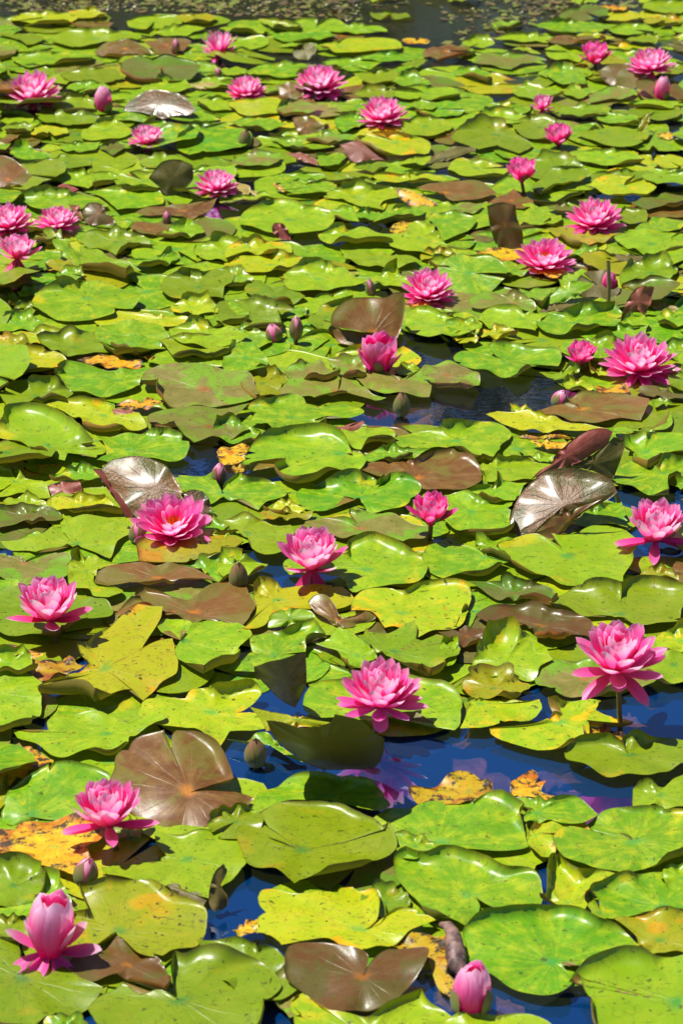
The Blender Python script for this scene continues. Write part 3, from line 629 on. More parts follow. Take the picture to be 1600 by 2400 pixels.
B 3|1310 680|780 690 870 620 900 580 950 540 1060 560 1200 590 1330 570 1420 520 1568 480 1650 490 1700 560 1740 650 1700 730 1640 775 1500 735 1400 740 1320 770 1240 720 1190 715 1100 680 960 640|c=150,40,1,80|brown lily pad with orange heart and shiny right lobe, just left of a green bud
G 3|1230 880|1070 800 1110 710 1200 715 1310 770 1400 740 1568 740 1700 800 1710 860 1600 950 1560 1000 1370 1100 1300 1060 1200 1000 1190 950 1270 830 1200 810 1100 840|c=310,60,2,110
Y 4|700 1075|490 915 560 905 640 830 740 780 830 710 940 640 1010 655 1110 662 1100 720 1060 800 1000 880 950 960 1010 905 1100 870 1180 860 1195 950 1195 1110 1080 1165 970 1280 900 1200 650 1290 590 1240 300 1245 310 1190 430 1160 560 1070 600 1055 530 1005|c=130,70,1.2,60;c=250,60,2.2,140|big torn yellow green lily pad with rolled pale near rim, left of centre
@ 530 1200
Y 2|330 590|160 550 180 470 330 480 350 470 380 510 480 490 650 505 800 515 870 570 850 620 760 660 600 660 450 660 330 690 260 770 180 800 110 790 200 700 200 620
G 3|950 400|390 390 400 340 460 320 600 340 780 300 800 200 900 170 1020 170 1140 190 1250 240 1340 320 1370 400 1340 450 1200 510 1000 530 870 550 830 520 780 470 650 420 430 430|c=80,90,1.6,95|yellow green lily pad carrying the blue shadow of the flower with two hanging petals
O 3|905 110|530 110 560 50 650 30 780 40 890 95 850 50 820 0 830 -20 1000 0 1100 20 1300 80 1370 90 1350 180 1240 200 1200 220 1120 190 1000 170 800 180 700 150|c=110,50,.8,70|smooth grey olive lily pad left of the cup shaped hot pink flower
G 2|130 150|-30 50 100 22 200 40 340 100 440 100 460 150 410 280 270 300 180 260 150 190 60 150 0 150|c=90,60,1,80
G 2|-30 200|-200 180 -50 150 60 150 150 180 140 220 60 240 0 265 -150 240
G 2|60 370|-50 280 130 265 110 300 130 340 200 340 280 360 270 390 200 430 100 445 0 470 -60 400
Y 1|420 25|220 10 400 -10 600 0 570 30 430 55 280 45
B 4|760 740|555 590 600 555 680 560 740 620 780 700 850 710 950 670 1020 670 1020 700 920 740 850 780 760 780 700 740 620 690|t=22,0|small dark brown leaf twisted upright in the centre, below the flower with hanging petals
G 3|430 720|260 770 300 700 400 660 560 660 600 700 600 740 450 760 300 790|t=34,0
G 3|320 980|170 870 330 830 450 790 560 750 650 755 695 860 620 870 560 900 540 950 470 950 450 1020 380 1060 200 1080 50 1070 0 1060 180 960 170 940|c=60,50,1.5,90;c=300,40,1.5,110
G 4|900 985|550 870 700 870 740 810 830 830 950 900 1020 960 1020 1000 920 1040 850 1080 830 1040 740 960 620 900|c=230,60,1.5,120
G 4|1130 960|935 850 950 790 960 830 1100 810 1280 760 1300 800 1290 860 1400 870 1500 880 1430 820 1568 850 1590 950 1568 1000 1500 1020 1420 1080 1360 1110 1200 1050 1100 990 1020 960 960 890|c=310,40,2,120
Y 3|1180 690|860 590 920 540 1080 520 1200 530 1330 475 1480 462 1600 480 1670 530 1650 640 1590 780 1520 810 1400 820 1280 860 1200 800 1080 800 1060 760 1000 700 850 690|c=60,60,1,90
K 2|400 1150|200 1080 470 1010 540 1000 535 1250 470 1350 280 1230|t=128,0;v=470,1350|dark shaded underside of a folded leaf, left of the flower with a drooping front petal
@ 1060 1200
G 4|780 300|310 240 430 170 560 160 660 205 745 265 690 180 640 120 700 165 820 150 950 95 1040 88 1150 115 1210 170 1280 245 1200 320 1165 400 1155 485 1050 465 930 475 740 505 640 460 520 420 380 330|c=350,50,1.8,110;c=215,40,1,120|large green lily pad with deep notch, in front of the silver shining bronze leaf
G 4|1130 700|655 640 700 590 770 545 850 500 950 480 1050 475 1145 490 1158 520 1180 470 1300 445 1400 445 1500 470 1650 540 1700 620 1568 660 1530 740 1400 770 1250 780 1150 720 1000 700 900 710 760 655|c=70,110,1.7,90|wide green lily pad with glossy curled far rim, directly behind the tall stalked right flower
B 3|600 780|155 710 250 650 380 625 520 620 640 660 760 690 860 720 950 780 950 850 880 840 730 880 600 860 500 780 380 760 240 760|c=80,120,1,70;c=280,60,1.5,120|long brown lily pad with glossy far rim, just left of the tall stalked right flower
O 2|420 560|100 490 210 465 400 480 500 500 600 520 690 540 680 600 650 640 520 600 300 590 200 540
G 5|350 1040|140 980 160 920 200 860 230 800 340 750 430 780 520 840 560 920 600 960 640 970 685 1010 600 1060 555 1140 450 1140 300 1120 180 1100 140 1050|t=10,0;c=110,90,3,85|green lily pad bent up into a shaded hood, between two large centre right flowers
O 3|900 1140|555 1120 600 1060 700 1020 870 1010 1000 1030 1100 1080 1250 1050 1390 1100 1400 1150 1280 1200 1130 1200 980 1260 800 1260 600 1200|c=90,60,.6,60;c=300,50,1.5,110|greyish brown lily pad under the tall stalked right flower
G 2|1500 1040|1300 1050 1400 980 1568 950 1750 960 1750 1150 1400 1150
Y 2|1560 870|1380 860 1500 800 1568 780 1700 800 1700 950 1400 940
B 2|100 850|-100 830 0 800 220 800 200 860 150 900 60 915 0 890|c=290,50,1,110
G 2|230 300|-195 265 -60 200 50 210 150 240 225 295 375 350 280 380 150 440 30 420 -60 440 -150 400 -190 340|c=270,60,1.2,120
G 1|260 240|140 180 300 170 420 180 300 230 380 340 240 290 160 240
G 2|0 950|-60 850 0 840 45 880 30 1000 0 1050 -60 1060
Y 2|1400 430|1250 450 1300 410 1420 390 1530 430 1540 480 1400 460
B 2|1600 410|1500 370 1560 330 1700 340 1700 500 1560 490 1510 440
G 2|980 20|810 90 900 0 1000 -50 1150 -80 1180 0 1190 100 1000 85
Y 2|40 700|-40 590 10 580 100 610 110 640 60 700 20 790 -20 790|c=30,60,1.5,120
@ 0 1600
G 4|-40 60|-300 0 -100 -60 50 -60 200 -50 260 -10 305 30 280 130 262 230 200 250 190 290 80 320 0 340 -300 300|c=280,60,1.5,110
G 2|740 345|85 325 250 350 330 340 320 300 380 240 480 215 650 210 800 240 880 270 930 245 1050 230 1130 235 1130 270 1060 290 880 380 870 410 790 470 560 480 440 520 380 510 250 430 120 380|c=280,60,1.2,120
Y 2|1440 195|950 190 1000 130 1100 105 1260 110 1300 70 1400 45 1568 30 1680 15 1780 30 1795 80 1740 140 1640 185 1560 200 1700 200 1790 240 1800 320 1700 340 1560 330 1500 420 1400 370 1250 310 1150 300 1060 290 940 230||yellow green lily pad with orange rotten left edge, behind the notched brown pad
G 4|200 910|5 880 20 800 80 690 200 600 330 550 470 530 620 545 750 600 740 700 700 880 600 940 300 905 200 950 90 970 10 935|t=13,0;c=60,100,.5,60|smooth glossy green lily pad directly behind and left of the lower left flower
B 5|1290 750|740 650 780 560 780 480 830 420 870 420 900 360 1000 330 1115 320 1140 400 1120 500 1165 440 1170 350 1200 315 1320 325 1450 380 1530 500 1568 580 1590 640 1568 650 1450 690 1320 745 1450 730 1600 720 1730 750 1640 830 1530 910 1400 960 1310 1005 1200 1000 1000 950 900 860 780 760|t=12,0;c=60,60,1.5,80|olive brown lily pad with deep notch and yellow heart, right of the lower left flower
D 1|80 600|-100 550 0 500 180 450 370 530 250 590 100 680 0 780 -100 700
Y 1|60 800|-100 720 0 700 60 640 10 850 -60 900
D 2|380 1120|100 1000 130 960 300 940 400 920 600 930 720 1000 700 1060 660 1100 600 1130 620 1250 500 1330 430 1300 250 1240 100 1190 0 1150 -20 1000||bright yellow dying lily pad under the lower left flower
G 1||e 870 1010 200 110
G 2|1270 1200|690 1256 860 1261 1000 1221 1130 1181 1060 1101 1050 1031 1300 1021 1568 1031 1690 1101 1700 1221 1600 1311 1430 1486 1300 1441 1100 1381 900 1371 720 1311|c=90,50,.6,60
@ 530 1600
G 3|1050 230|520 150 545 80 620 10 720 -20 900 -60 1200 -50 1400 -10 1520 10 1580 50 1605 120 1600 200 1580 300 1550 320 1400 265 1250 220 1100 250 1000 290 740 240 620 240 540 210||green lily pad lying behind the flower with a drooping front petal
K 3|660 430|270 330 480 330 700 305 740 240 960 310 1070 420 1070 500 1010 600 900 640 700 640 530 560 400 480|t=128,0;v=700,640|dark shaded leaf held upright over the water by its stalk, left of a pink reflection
+Y|480 250|155 165 260 190 400 215 650 250 820 275 800 300 700 305 500 300 270 325 240 260|t=40,0;v=500,305,.07
Y 3|930 510|815 460 920 480 1000 515 1015 548 960 550 900 520|t=5,0
G 3|300 430|-20 350 150 370 200 340 270 330 350 400 430 480 525 558 430 520 350 450 250 400 100 380|t=15,0
G 3|700 780|250 740 340 700 450 640 560 615 700 618 840 645 920 680 1000 680 1060 740 1070 790 1115 850 1040 890 900 870 760 830 600 815 400 820 230 880 130 960 180 850|c=80,110,.9,80
G 5|505 1130|195 905 300 1060 500 1125 320 1010 230 880 330 835 480 812 640 808 800 830 930 890 1030 970 1080 1040 1110 990 1160 1130 1050 1200 900 1270 700 1300 500 1340 465 1370 340 1300 140 1220 110 1160 65 1040 100 970|c=60,80,.9,70;c=310,50,1.6,110|large smooth green lily pad with glossy far rim, lower centre below the dark water
G 3|1450 1090|990 925 1050 900 1100 870 1250 870 1320 830 1450 805 1568 800 1690 840 1780 790 1920 800 2080 870 2040 900 2030 950 2040 1060 2050 1130 1940 1155 1740 1165 1430 1130 1350 1060 1230 1020 1120 1020 1080 1000|c=40,40,1.5,90
G 4|1290 1120|1120 1040 1200 1020 1310 1040 1400 1090 1440 1150 1300 1200 1170 1170|c=80,110,.7,70
G 2||e 60 960 380 260
@ 1060 1600
Y 2|280 40|60 0 100 -60 250 -80 400 -60 480 0 530 20 510 60 440 100 330 110 200 110 90 80
Y 3|170 135|100 125 230 110 370 120 480 140 590 135 605 190 550 240 470 280 350 290 200 320 50 315 80 260 100 190
Y 3|730 268|640 270 680 230 750 225 690 180 620 150 700 130 780 120 870 130 1010 145 975 190 1100 225 1230 290 1220 305 880 300 900 400 800 430 730 470 600 460 400 410 260 350 250 325 400 310 560 290||ragged yellow green lily pad with orange patches, afloat below the tall stalked right flower
D 2|1060 360|880 300 1000 310 1150 350 1250 385 1150 400 1000 400 900 400|c=90,60,.8,90
G 4|1200 490|760 480 790 435 880 410 960 395 1070 420 1130 430 1188 482 1140 400 1150 385 1270 372 1400 375 1500 385 1600 410 1750 480 1700 560 1568 560 1350 650 1200 630 1080 645 950 610 830 560 770 520||bright green round lily pad with notch, on the dark blue water at right
S 0|200 650|0 520 100 505 220 530 230 600 330 600 390 650 400 700 350 750 280 720 200 650 100 610 0 600
D 3|120 750|-300 760 -280 700 -170 720 -90 680 0 620 50 605 130 620 200 660 270 700 290 750 340 780 240 830 150 830 0 820 -200 850
D 4|450 760|390 730 400 680 470 630 540 580 580 600 560 680 640 690 600 740 700 770 750 800 660 820 560 800 430 790||jagged orange and yellow dying leaf edging the dark blue water, lower right
S 0|700 660|560 600 840 620 950 650 700 700 640 740
S 0|780 755|680 740 850 730 880 760 800 780
S 0|100 400|0 390 130 350 280 370 180 410 0 450
S 0|1200 240|1150 230 1200 205 1300 280 1330 310 1180 290
G 2|560 890|430 790 600 800 680 815 860 805 990 885 900 960 750 975 640 950 500 970 490 900 540 870 450 820|c=60,60,1,80
Y 2|560 1050|540 1000 620 960 800 960 900 950 960 1000 780 1000 690 1040 680 1100 700 1161 600 1200 530 1150
G 4|1400 770|1225 760 1230 710 1290 700 1350 710 1450 720 1500 650 1600 600 1750 650 1700 850 1568 860 1340 835 1225 835|c=120,50,2,90
G 4|1240 1080|1225 1070 1150 1020 1050 1000 950 990 905 950 1010 885 1150 850 1300 838 1450 850 1600 880 1800 960 1850 1060 1700 1150 1568 1180 1300 1260 1140 1312 980 1270 900 1240 760 1200 700 1140 680 1085 720 1035 790 1000 900 1003 1050 1003 1150 1040|c=60,80,.8,80;c=310,50,2,110|very large green lily pad cut by a long notch from the left, lower right edge
@ 0 2000
G 1|100 220|-200 100 0 90 60 70 200 75 310 130 320 200 300 270 200 340 0 370 -200 380|c=80,100,2,90
G 1|250 350|320 125 440 150 450 240 480 300 500 380 560 430 300 450 100 440 0 430 -100 380 0 370 200 340 300 270
G 2|60 500|-150 440 0 430 150 440 250 470 200 580 100 600 0 570 -150 560
B 2|870 760|790 570 900 640 1000 700 1100 740 1130 900 1100 950 950 900 850 850 600 880 470 770 520 700 640 660|c=300,60,1,110|brown lily pad wedged in front of the large yellow green pad, bottom left
Y 4|800 535|500 230 600 225 700 200 850 205 1000 195 1060 195 1150 240 1250 310 1390 400 1412 460 1390 560 1330 640 1170 665 1080 715 950 700 850 610 795 550 740 590 600 670 480 640 420 500 400 420 560 400 520 280|c=120,60,1.4,90;c=50,50,1.2,80|large yellow green lily pad with brown blots, right of the half open flower bottom left
G 4|150 850|0 570 40 555 120 620 150 740 155 830 230 760 330 740 480 800 560 870 700 930 640 1010 500 1080 330 1110 200 1200 0 1200 -200 1100 -200 650|c=260,50,1.5,120
G 5|1215 1010|840 890 940 960 1100 950 1205 1008 1165 880 1158 740 1185 670 1250 690 1400 660 1600 690 1774 740 1915 915 1780 1050 1640 1260 1200 1330 800 1300 620 1130 600 1050 680 960 780 930|c=80,70,2,70;c=330,50,2,110|large glossy heart shaped green lily pad at the bottom edge, left of centre
G 2||e 420 1200 400 160
K 3|1490 240|1430 220 1470 120 1520 80 1545 130 1500 220 1550 300 1540 370 1470 395 1425 350|t=70,0
K 2|1250 260|1130 210 1180 200 1290 240 1410 320 1360 360 1270 320|t=15,0
@ 530 2000
Y 4|930 525|215 300 240 265 340 255 480 285 600 270 740 255 780 220 860 205 900 235 1000 240 1050 330 1055 400 1040 460 985 505 960 520 1060 480 1110 420 1200 380 1270 390 1370 430 1430 465 1340 500 1250 560 1180 610 1020 660 900 670 700 610 450 640 380 650 300 560 210 540 220 450 270 420 230 380|c=60,60,.6,60|torn yellow green lily pad with blackened far rim, behind the brown heart shaped pad
G 1||e 1080 330 350 250
D 2|130 510|30 550 120 480 230 450 210 560 100 560
G 2|150 790|-200 600 0 580 150 610 330 640 400 720 400 850 480 950 380 1000 200 1000 0 900 -100 800|c=90,60,1,90
O 1|410 950|330 830 400 800 500 960 440 1010 500 1110 430 1130 380 1050 300 990
D 1|1350 680|1110 640 1250 570 1500 580 1530 700 1500 820 1568 870 1568 980 1440 900 1400 760 1250 720
T 0|1480 950|1420 900 1560 880 1600 1000 1500 1080 1420 1020
B 6|930 850|400 700 430 630 520 598 620 592 720 605 850 650 950 680 968 700 935 835 1000 720 1090 650 1200 640 1340 632 1380 660 1360 750 1250 890 1150 1010 990 1065 900 1060 740 1100 520 960 410 880|t=10,0;c=180,40,.6,60|brown heart shaped lily pad with orange heart at the bottom centre
G 4|1000 1280|445 1010 530 965 640 1070 740 1105 1000 1100 1190 1010 1360 935 1400 1010 1500 1080 1620 1200 1600 1400 500 1400 460 1150
@ 1060 2000
G 4|120 292|-419 0 -369 -25 -250 10 -109 -31 100 -20 250 20 420 110 560 150 605 230 600 330 500 385 340 400 165 325 130 292 185 370 150 440 90 492 0 470 -130 430 -270 310 -370 210 -405 100|c=85,110,1.6,95;c=225,40,1.2,130|green lily pad with bright gloss along its far rim, below the very large notched pad
G 5|690 745|95 500 150 440 270 410 430 375 560 352 750 362 880 400 1000 460 1130 490 1230 570 1290 660 1240 720 1100 700 960 730 870 790 800 760 730 745 800 830 800 930 720 970 560 970 400 920 260 860 190 840 130 760 90 640 60 560|c=95,110,1.5,95|large green lily pad with curled far rim beside the pink and white bud, bottom right
G 6|1530 1010|790 890 850 800 950 720 1100 660 1250 655 1370 690 1568 695 1800 720 1800 1500 1200 1500 1000 1180 940 1020 880 900 830 850|c=130,60,2,85;c=200,40,1.5,120|large green lily pad filling the bottom right corner
G 3|1420 380|900 290 960 230 1050 180 1160 155 1250 150 1400 125 1568 150 1700 200 1700 420 1568 400 1300 410 1090 460 1030 450 980 350|c=140,60,1.6,90
Y 2|780 340|590 90 640 30 700 20 760 60 1000 140 1130 160 1000 220 900 290 920 340 900 390 760 370 600 350 600 240
Y 3|1400 600|1090 460 1200 430 1400 400 1568 410 1800 450 1800 700 1568 695 1300 660 1250 580 1150 500|c=80,60,.7,80
G 4|1560 160|1420 160 1440 100 1500 60 1568 50 1700 60 1750 250 1568 290 1450 210|c=100,60,.7,80
S 0|380 1030|290 960 400 980 485 1010 480 1090 300 1090
G 4|150 1250|0 1110 130 1090 300 1100 450 1100 600 1130 680 1170 700 1300 0 1400 -300 1400 -200 1200|c=80,90,.6,60
T 0||e 30 1010 160 120
'''
WATER = '''560 1640 700 1560 860 1700 1060 1690 1230 1600 1568 1590 1568 1700 1330 1720 1450 1800 1460 1850 1380 1860 1180 1830 950 1850 880 1850 800 1790 600 1780 520 1720
440 2150 480 2030 600 2030 600 2110 550 2150
1000 2230 1080 2260 1320 2280 1400 2352 1000 2352
590 2300 680 2300 680 2352 590 2352
560 1250 650 1260 660 1330 720 1360 600 1350
1100 870 1260 870 1290 920 1200 940 1120 980 1050 970 850 970 840 940 930 900
930 770 1060 780 1060 830 950 840
0 1480 190 1470 190 1510 60 1530 0 1510
430 1020 560 1030 560 1110 430 1090
1110 1100 1160 1100 1150 1150 1110 1140
1400 1120 1568 1120 1568 1190 1450 1160
1400 1290 1568 1290 1568 1330 1450 1330
1200 1010 1260 1020 1250 1060 1200 1050
0 855 130 860 130 875 0 880
780 510 890 515 890 545 780 540
650 530 730 530 740 560 680 560
-900 -800 2500 -800 2500 -60 1568 8 1300 30 1100 108 1000 118 900 80 800 48 400 25 0 25 -900 25
100 740 210 745 210 760 100 762
250 1955 330 1940 400 1950 370 1990 250 1985
600 1180 700 1180 700 1200 620 1200
590 1265 680 1275 690 1320 600 1340
650 1360 700 1380 690 1400 640 1390'''
# flowers: calyx x y | where the stalk meets the water x y | width px | form | lean x y | ref | label
FLOWERS = '''
119 1455 135 1512 180 cup 0 0|the long stalked left flower|pink water lily on a tall stalk over blue water, left edge
731 1334 731 1372 172 hang 0 5|the flower with two hanging petals|pink water lily with two lower petals hanging down, in the centre
893 1657 876 1722 208 front 0 4|the flower with a drooping front petal|large pink water lily above the dark water, one front petal drooping
1447 1574 1453 1712 220 tall 0 4|the tall stalked right flower|large pink water lily on the tallest stalk, right side
255 1936 275 2000 196 wide 0 0|the lower left flower|pink water lily with two flat side petals, beside the notched brown pad
406 1258 408 1268 178 open 0 12|the flower with orange stamens|wide open pink water lily showing orange stamens in front of the brown leaf
1535 1268 1524 1298 172 wide 0 4|the right edge flower over water|pink water lily cut by the right edge beside open blue water
1009 1229 1007 1272 128 hotcup 0 0|the cup shaped hot pink flower|small cup shaped hot pink water lily behind the grey olive pad
1360 853 1370 870 94 hotcup 0 0|the smaller flower of the right pair|small rounded pink water lily left of a larger one near the right edge
1496 874 1496 884 160 many 0 6|the larger flower of the right pair|large many petalled pink water lily near the right edge with drooping front petal
1002 703 1002 710 122 many 4 6|the flower behind the upright brown leaf|pink water lily just right of the tall upright brown leaf
1273 630 1273 638 132 open 6 12|the flower beside the rolled brown leaf|open pink water lily right of the rolled brown tube leaf
1392 534 1392 542 124 many 0 8|the pale flower at upper right|light pink many petalled water lily at upper right, near petal drooping
1222 424 1229 462 98 hotcup 0 0|the short stalked upper right flower|small hot pink cup shaped water lily on a short stalk at upper right
41 607 34 641 104 hang 4 0|the lowest left edge flower|pink water lily at the left edge with one petal dangling to the right
134 538 134 545 96 many 0 0|the flower second from left edge|flat topped hot pink water lily right of the one cut by the left edge
21 541 21 548 112 many 0 4|the flower cut by the left edge|light pink water lily cut by the left edge behind another flower
506 452 506 460 98 many 0 4|the flower by the olive cup leaf|pink water lily beside the olive leaf rolled into a cup
345 341 350 350 92 front 0 0|the flower below the far bud|small pink water lily below the arched shiny brown leaf
79 238 79 246 127 many 0 4|the far left flower|wide pink water lily with many petals at the far left
512 130 515 140 92 spiky 4 -4|the farthest flower|pink water lily with long upright petals, farthest of all
578 227 578 234 88 many 0 4|the small far flower left of centre|small light pink water lily left of the wide one at top centre
750 214 750 224 116 many 0 6|the wide flower at top centre|wide pink water lily at top centre touching an upright brown leaf
895 286 900 296 110 many 0 2|the flower right of top centre|light pink water lily right of and in front of the top centre flower
1394 150 1394 162 90 hotcup 0 4|the left flower of the far right pair|deep hot pink water lily behind the dark red folded leaf, far right
1525 165 1521 196 102 many 0 0|the right flower of the far right pair|pink water lily on a short stalk near the far right corner
1270 262 1270 268 60 spiky 3 0|the half hidden far flower|small pale pink water lily half hidden behind a green pad, upper right
1308 339 1308 350 88 hotcup 0 0|the small cup flower at upper right|small pink cup flower with one white petal to its right, upper right
'''
# buds: centre x y, width px, height px, kind, lean | ref | label
BUDS = '''
117 2170 90 136 splay 4|the half open flower bottom left|half open pink water lily with splayed outer petals at the bottom left
893 835 55 82 split -6|the half open centre flower|half open hot pink flower with one petal leaning out to the right, centre
243 235 40 60 half 0|the far pink bud|plump pink half open bud in front of the arched shiny brown leaf
1547 210 34 58 half 4|the slim far right bud|slim pale pink bud with green sepals below the far right pair
509 1108 34 50 pink 10|the bud right of the brown leaf|small pink and green bud right of the tall glossy brown leaf
324 1248 38 48 red -4|the striped bud|red brown striped bud tucked under the flower with orange stamens
559 1348 42 62 green 0|the pointed green bud|pointed olive green bud standing beside the brown pad with orange heart
941 945 38 54 green 0|the green bud on the open water|olive brown pointed bud standing in the open water, centre
1304 932 38 42 pink 22|the leaning pink and green bud|leaning pink and green bud behind the flat brown pad
647 779 38 46 pink -14|the left of the twin buds|pink striped bud, left one of two close together
693 766 31 52 tip 2|the right of the twin buds|dark green bud with pink edge, right one of two close together
599 1762 50 62 dark 0|the shaded bud|dark green bud with yellow base shaded under a leaf by the water
196 2042 54 62 tip 12|the bud behind the yellow pad|pink tipped green bud behind the large yellow green pad, lower left
1101 2327 84 110 big 3|the pink and white bud|large pink and white bud with green sepals at the bottom right
389 510 20 34 pink 6|the tiny pink bud|tiny pink tipped bud among brown pads at upper left
14 203 18 26 pink -6|the bud at far left edge|tiny pink bud left of the far left flower
410 107 20 36 pink 6|the bud on the far brown leaf|tiny red tipped bud against the far brown leaf
511 169 18 26 pink 0|the bud in front of the farthest flower|tiny pale pink bud in front of the farthest flower
573 324 30 44 green 4|the far green bud|small green bud with brown tip, upper middle
871 672 24 40 red -10|the red bud behind the upright leaf|small red tipped bud just behind the tall upright brown leaf
1424 664 36 48 magenta 4|the shaded magenta bud|shaded magenta bud under leaves behind a yellow stalk, right side
'''
# ---------------------------------------------------------------- water, pond bed
S_ = 2.9037
def big_plane(name, x0, x1, y0, y1, z, mat, nx=1, ny=1):
    me = bpy.data.meshes.new(name)
    me.from_pydata([(x0, y0, z), (x1, y0, z), (x1, y1, z), (x0, y1, z)], [], [(0, 1, 2, 3)])
    o = link(name, me, mat); o['kind'] = 'structure'; return o
t = NT('pond water')
geo = t.n('NewGeometry'); pos = geo.outputs['Position']
rip = t.noise(t.scale(pos, (1.0, 1.0, 1.0)), 16, 3, .5, .3)
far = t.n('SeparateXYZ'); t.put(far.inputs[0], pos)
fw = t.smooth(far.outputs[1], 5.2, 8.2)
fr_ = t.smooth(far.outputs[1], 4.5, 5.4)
rip2 = t.noise(t.scale(pos, (1.0, 2.2, 1.0)), 34, 3, .6)
hgt = t.math('ADD', t.math('MULTIPLY', rip, .25), t.math('MULTIPLY', t.math('MULTIPLY', rip2, fr_), .3))
nmw = t.bump(hgt, .22, .004)
gl = t.n('BsdfGlossy'); gl.inputs['Roughness'].default_value = .012; t.put(gl.inputs['Normal'], nmw); t.put(gl.inputs[0], t.mix(t.smooth(far.outputs[1], 6.2, 8.0), (.62, .72, 1), (.95, .9, .6)))  # blue near and warm far reflection tones painted into the gloss tint
trn = t.n('BsdfTransparent'); trn.inputs[0].default_value = (.80, .84, .90, 1)
refl_dif = t.n('BsdfDiffuse'); t.put(refl_dif.inputs[0], t.mix(t.smooth(far.outputs[1], 7.0, 8.0), t.mix(t.smooth(t.math('ADD', far.outputs[1], t.math('MULTIPLY', t.noise(pos, 1.5, 2), .8)), 4.85, 5.35), (.0, .055, .22), (.012, .016, .022)), (.04, .045, .012)))  # sky reflection near, dark and olive tree reflections far, painted into the diffuse
refl_body = t.mixs(.55, refl_dif.outputs[0], trn.outputs[0])
fr = t.n('Fresnel'); fr.inputs[0].default_value = 1.55; t.put(fr.inputs[1], nmw)
M['water'] = t.done(t.mixs(t.math('MULTIPLY', fr.outputs[0], t.math('SUBTRACT', 3.2, t.math('MULTIPLY', fw, 2.4)), clamp=True), refl_body, gl.outputs[0]))
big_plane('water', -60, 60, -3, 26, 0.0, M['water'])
t = NT('pond bed'); geo = t.n('NewGeometry'); nb = t.noise(geo.outputs['Position'], 3, 5)
M['bed'] = t.done(t.pbsdf(t.mix(nb, (.012, .02, .03), (.03, .03, .02)), .9))
big_plane('pond_bed', -60, 60, -3, 30, -.35, M['bed'])

def inpoly(x, y, P):
    ins = False; m = len(P)
    for k in range(m):
        (ax, ay), (bx, by) = P[k], P[(k+1) % m]
        if (ay > y) != (by > y) and x < (bx-ax)*(y-ay)/(by-ay)+ax: ins = not ins
    return ins
WP = []
for ln in WATER.strip().split('\n'):
    q = [float(a)*1.0204 for a in ln.split()]; WP.append(list(zip(q[::2], q[1::2])))

rng = random.Random(7)
def ellipse_outline(rx, ry, notch, seed, k=26):
    out = []; r_ = random.Random(seed); a1, a2, p1, p2 = r_.uniform(.02, .06), r_.uniform(.01, .04), r_.uniform(0, 6), r_.uniform(0, 6)
    gap = r_.uniform(2.5, 9)
    for i in range(k+1):
        th = notch + gap + (360-2*gap)*i/k; s = 1 + a1*math.sin(2*rad(th)+p1) + a2*math.sin(5*rad(th)+p2)
        if 0 < i < k and r_.random() < .08: s -= r_.uniform(.03, .12)
        out.append(Vector((rx*s*math.cos(rad(th)), ry*s*math.sin(rad(th)))))
    out.append(Vector((.10*rx*math.cos(rad(notch)), .10*ry*math.sin(rad(notch)))))
    return out

recs = []; x0 = y0 = 0
for ln in DATA.strip().split('\n'):
    if ln[0] == '@': x0, y0 = map(float, ln.split()[1:]); continue
    f = ln.split('|'); kd = f[0].split()[0]; rank = int(f[0].split()[1]) if ' ' in f[0] else 1
    add = kd[0] == '+'; kd = kd[-1]
    opt = {'c': []}
    if len(f) > 3 and f[3]:
        for s in f[3].split(';'):
            k, v = s.split('='); v = [float(a) for a in v.split(',')]
            if k == 'c': opt['c'].append(v)
            else: opt[k] = v
    o2 = f[2].split()
    nat = lambda a, b: (x0 + a/S_, y0 + b/S_)
    r = dict(kind=kd, rank=rank, opt=opt, label=f[4] if len(f) > 4 else None, plus=None)
    if o2[0] == 'e':
        cx, cy, w_, h_ = map(float, o2[1:]); r['ell'] = (nat(cx, cy), w_/S_, h_/S_); r['c'] = nat(cx, cy)
    else:
        q = list(map(float, o2)); r['poly'] = [nat(a, b) for a, b in zip(q[::2], q[1::2])]
        if f[1].strip(): r['c'] = nat(*map(float, f[1].split()))
        else: r['c'] = (sum(p[0] for p in r['poly'])/len(r['poly']), sum(p[1] for p in r['poly'])/len(r['poly']))
        ys = [p[1] for p in r['poly']]
    if 'v' in opt: pv = opt['v']; r['pv'] = (*nat(pv[0], pv[1]), pv[2] if len(pv) > 2 else .004)
    if add: recs[-1]['plus'] = r
    else: recs.append(r)
CP = []
for r in recs:
    if r['kind'] in 'ST' or abs(r['opt'].get('t', (0, 0))[0]) > 20: continue
    if 'ell' in r:
        (cx, cy), w_, h_ = r['ell']; P = [(cx+w_*.46*math.cos(k*.628), cy+h_*.46*math.sin(k*.628)) for k in range(10)]
    else: P = r['poly']
    CP.append((min(p[0] for p in P), max(p[0] for p in P), min(p[1] for p in P), max(p[1] for p in P), P))
def covered(u, v): return any(a <= u <= b and c <= v <= d and inpoly(u, v, P) for a, b, c, d, P in CP)
WFAR = WP[16]
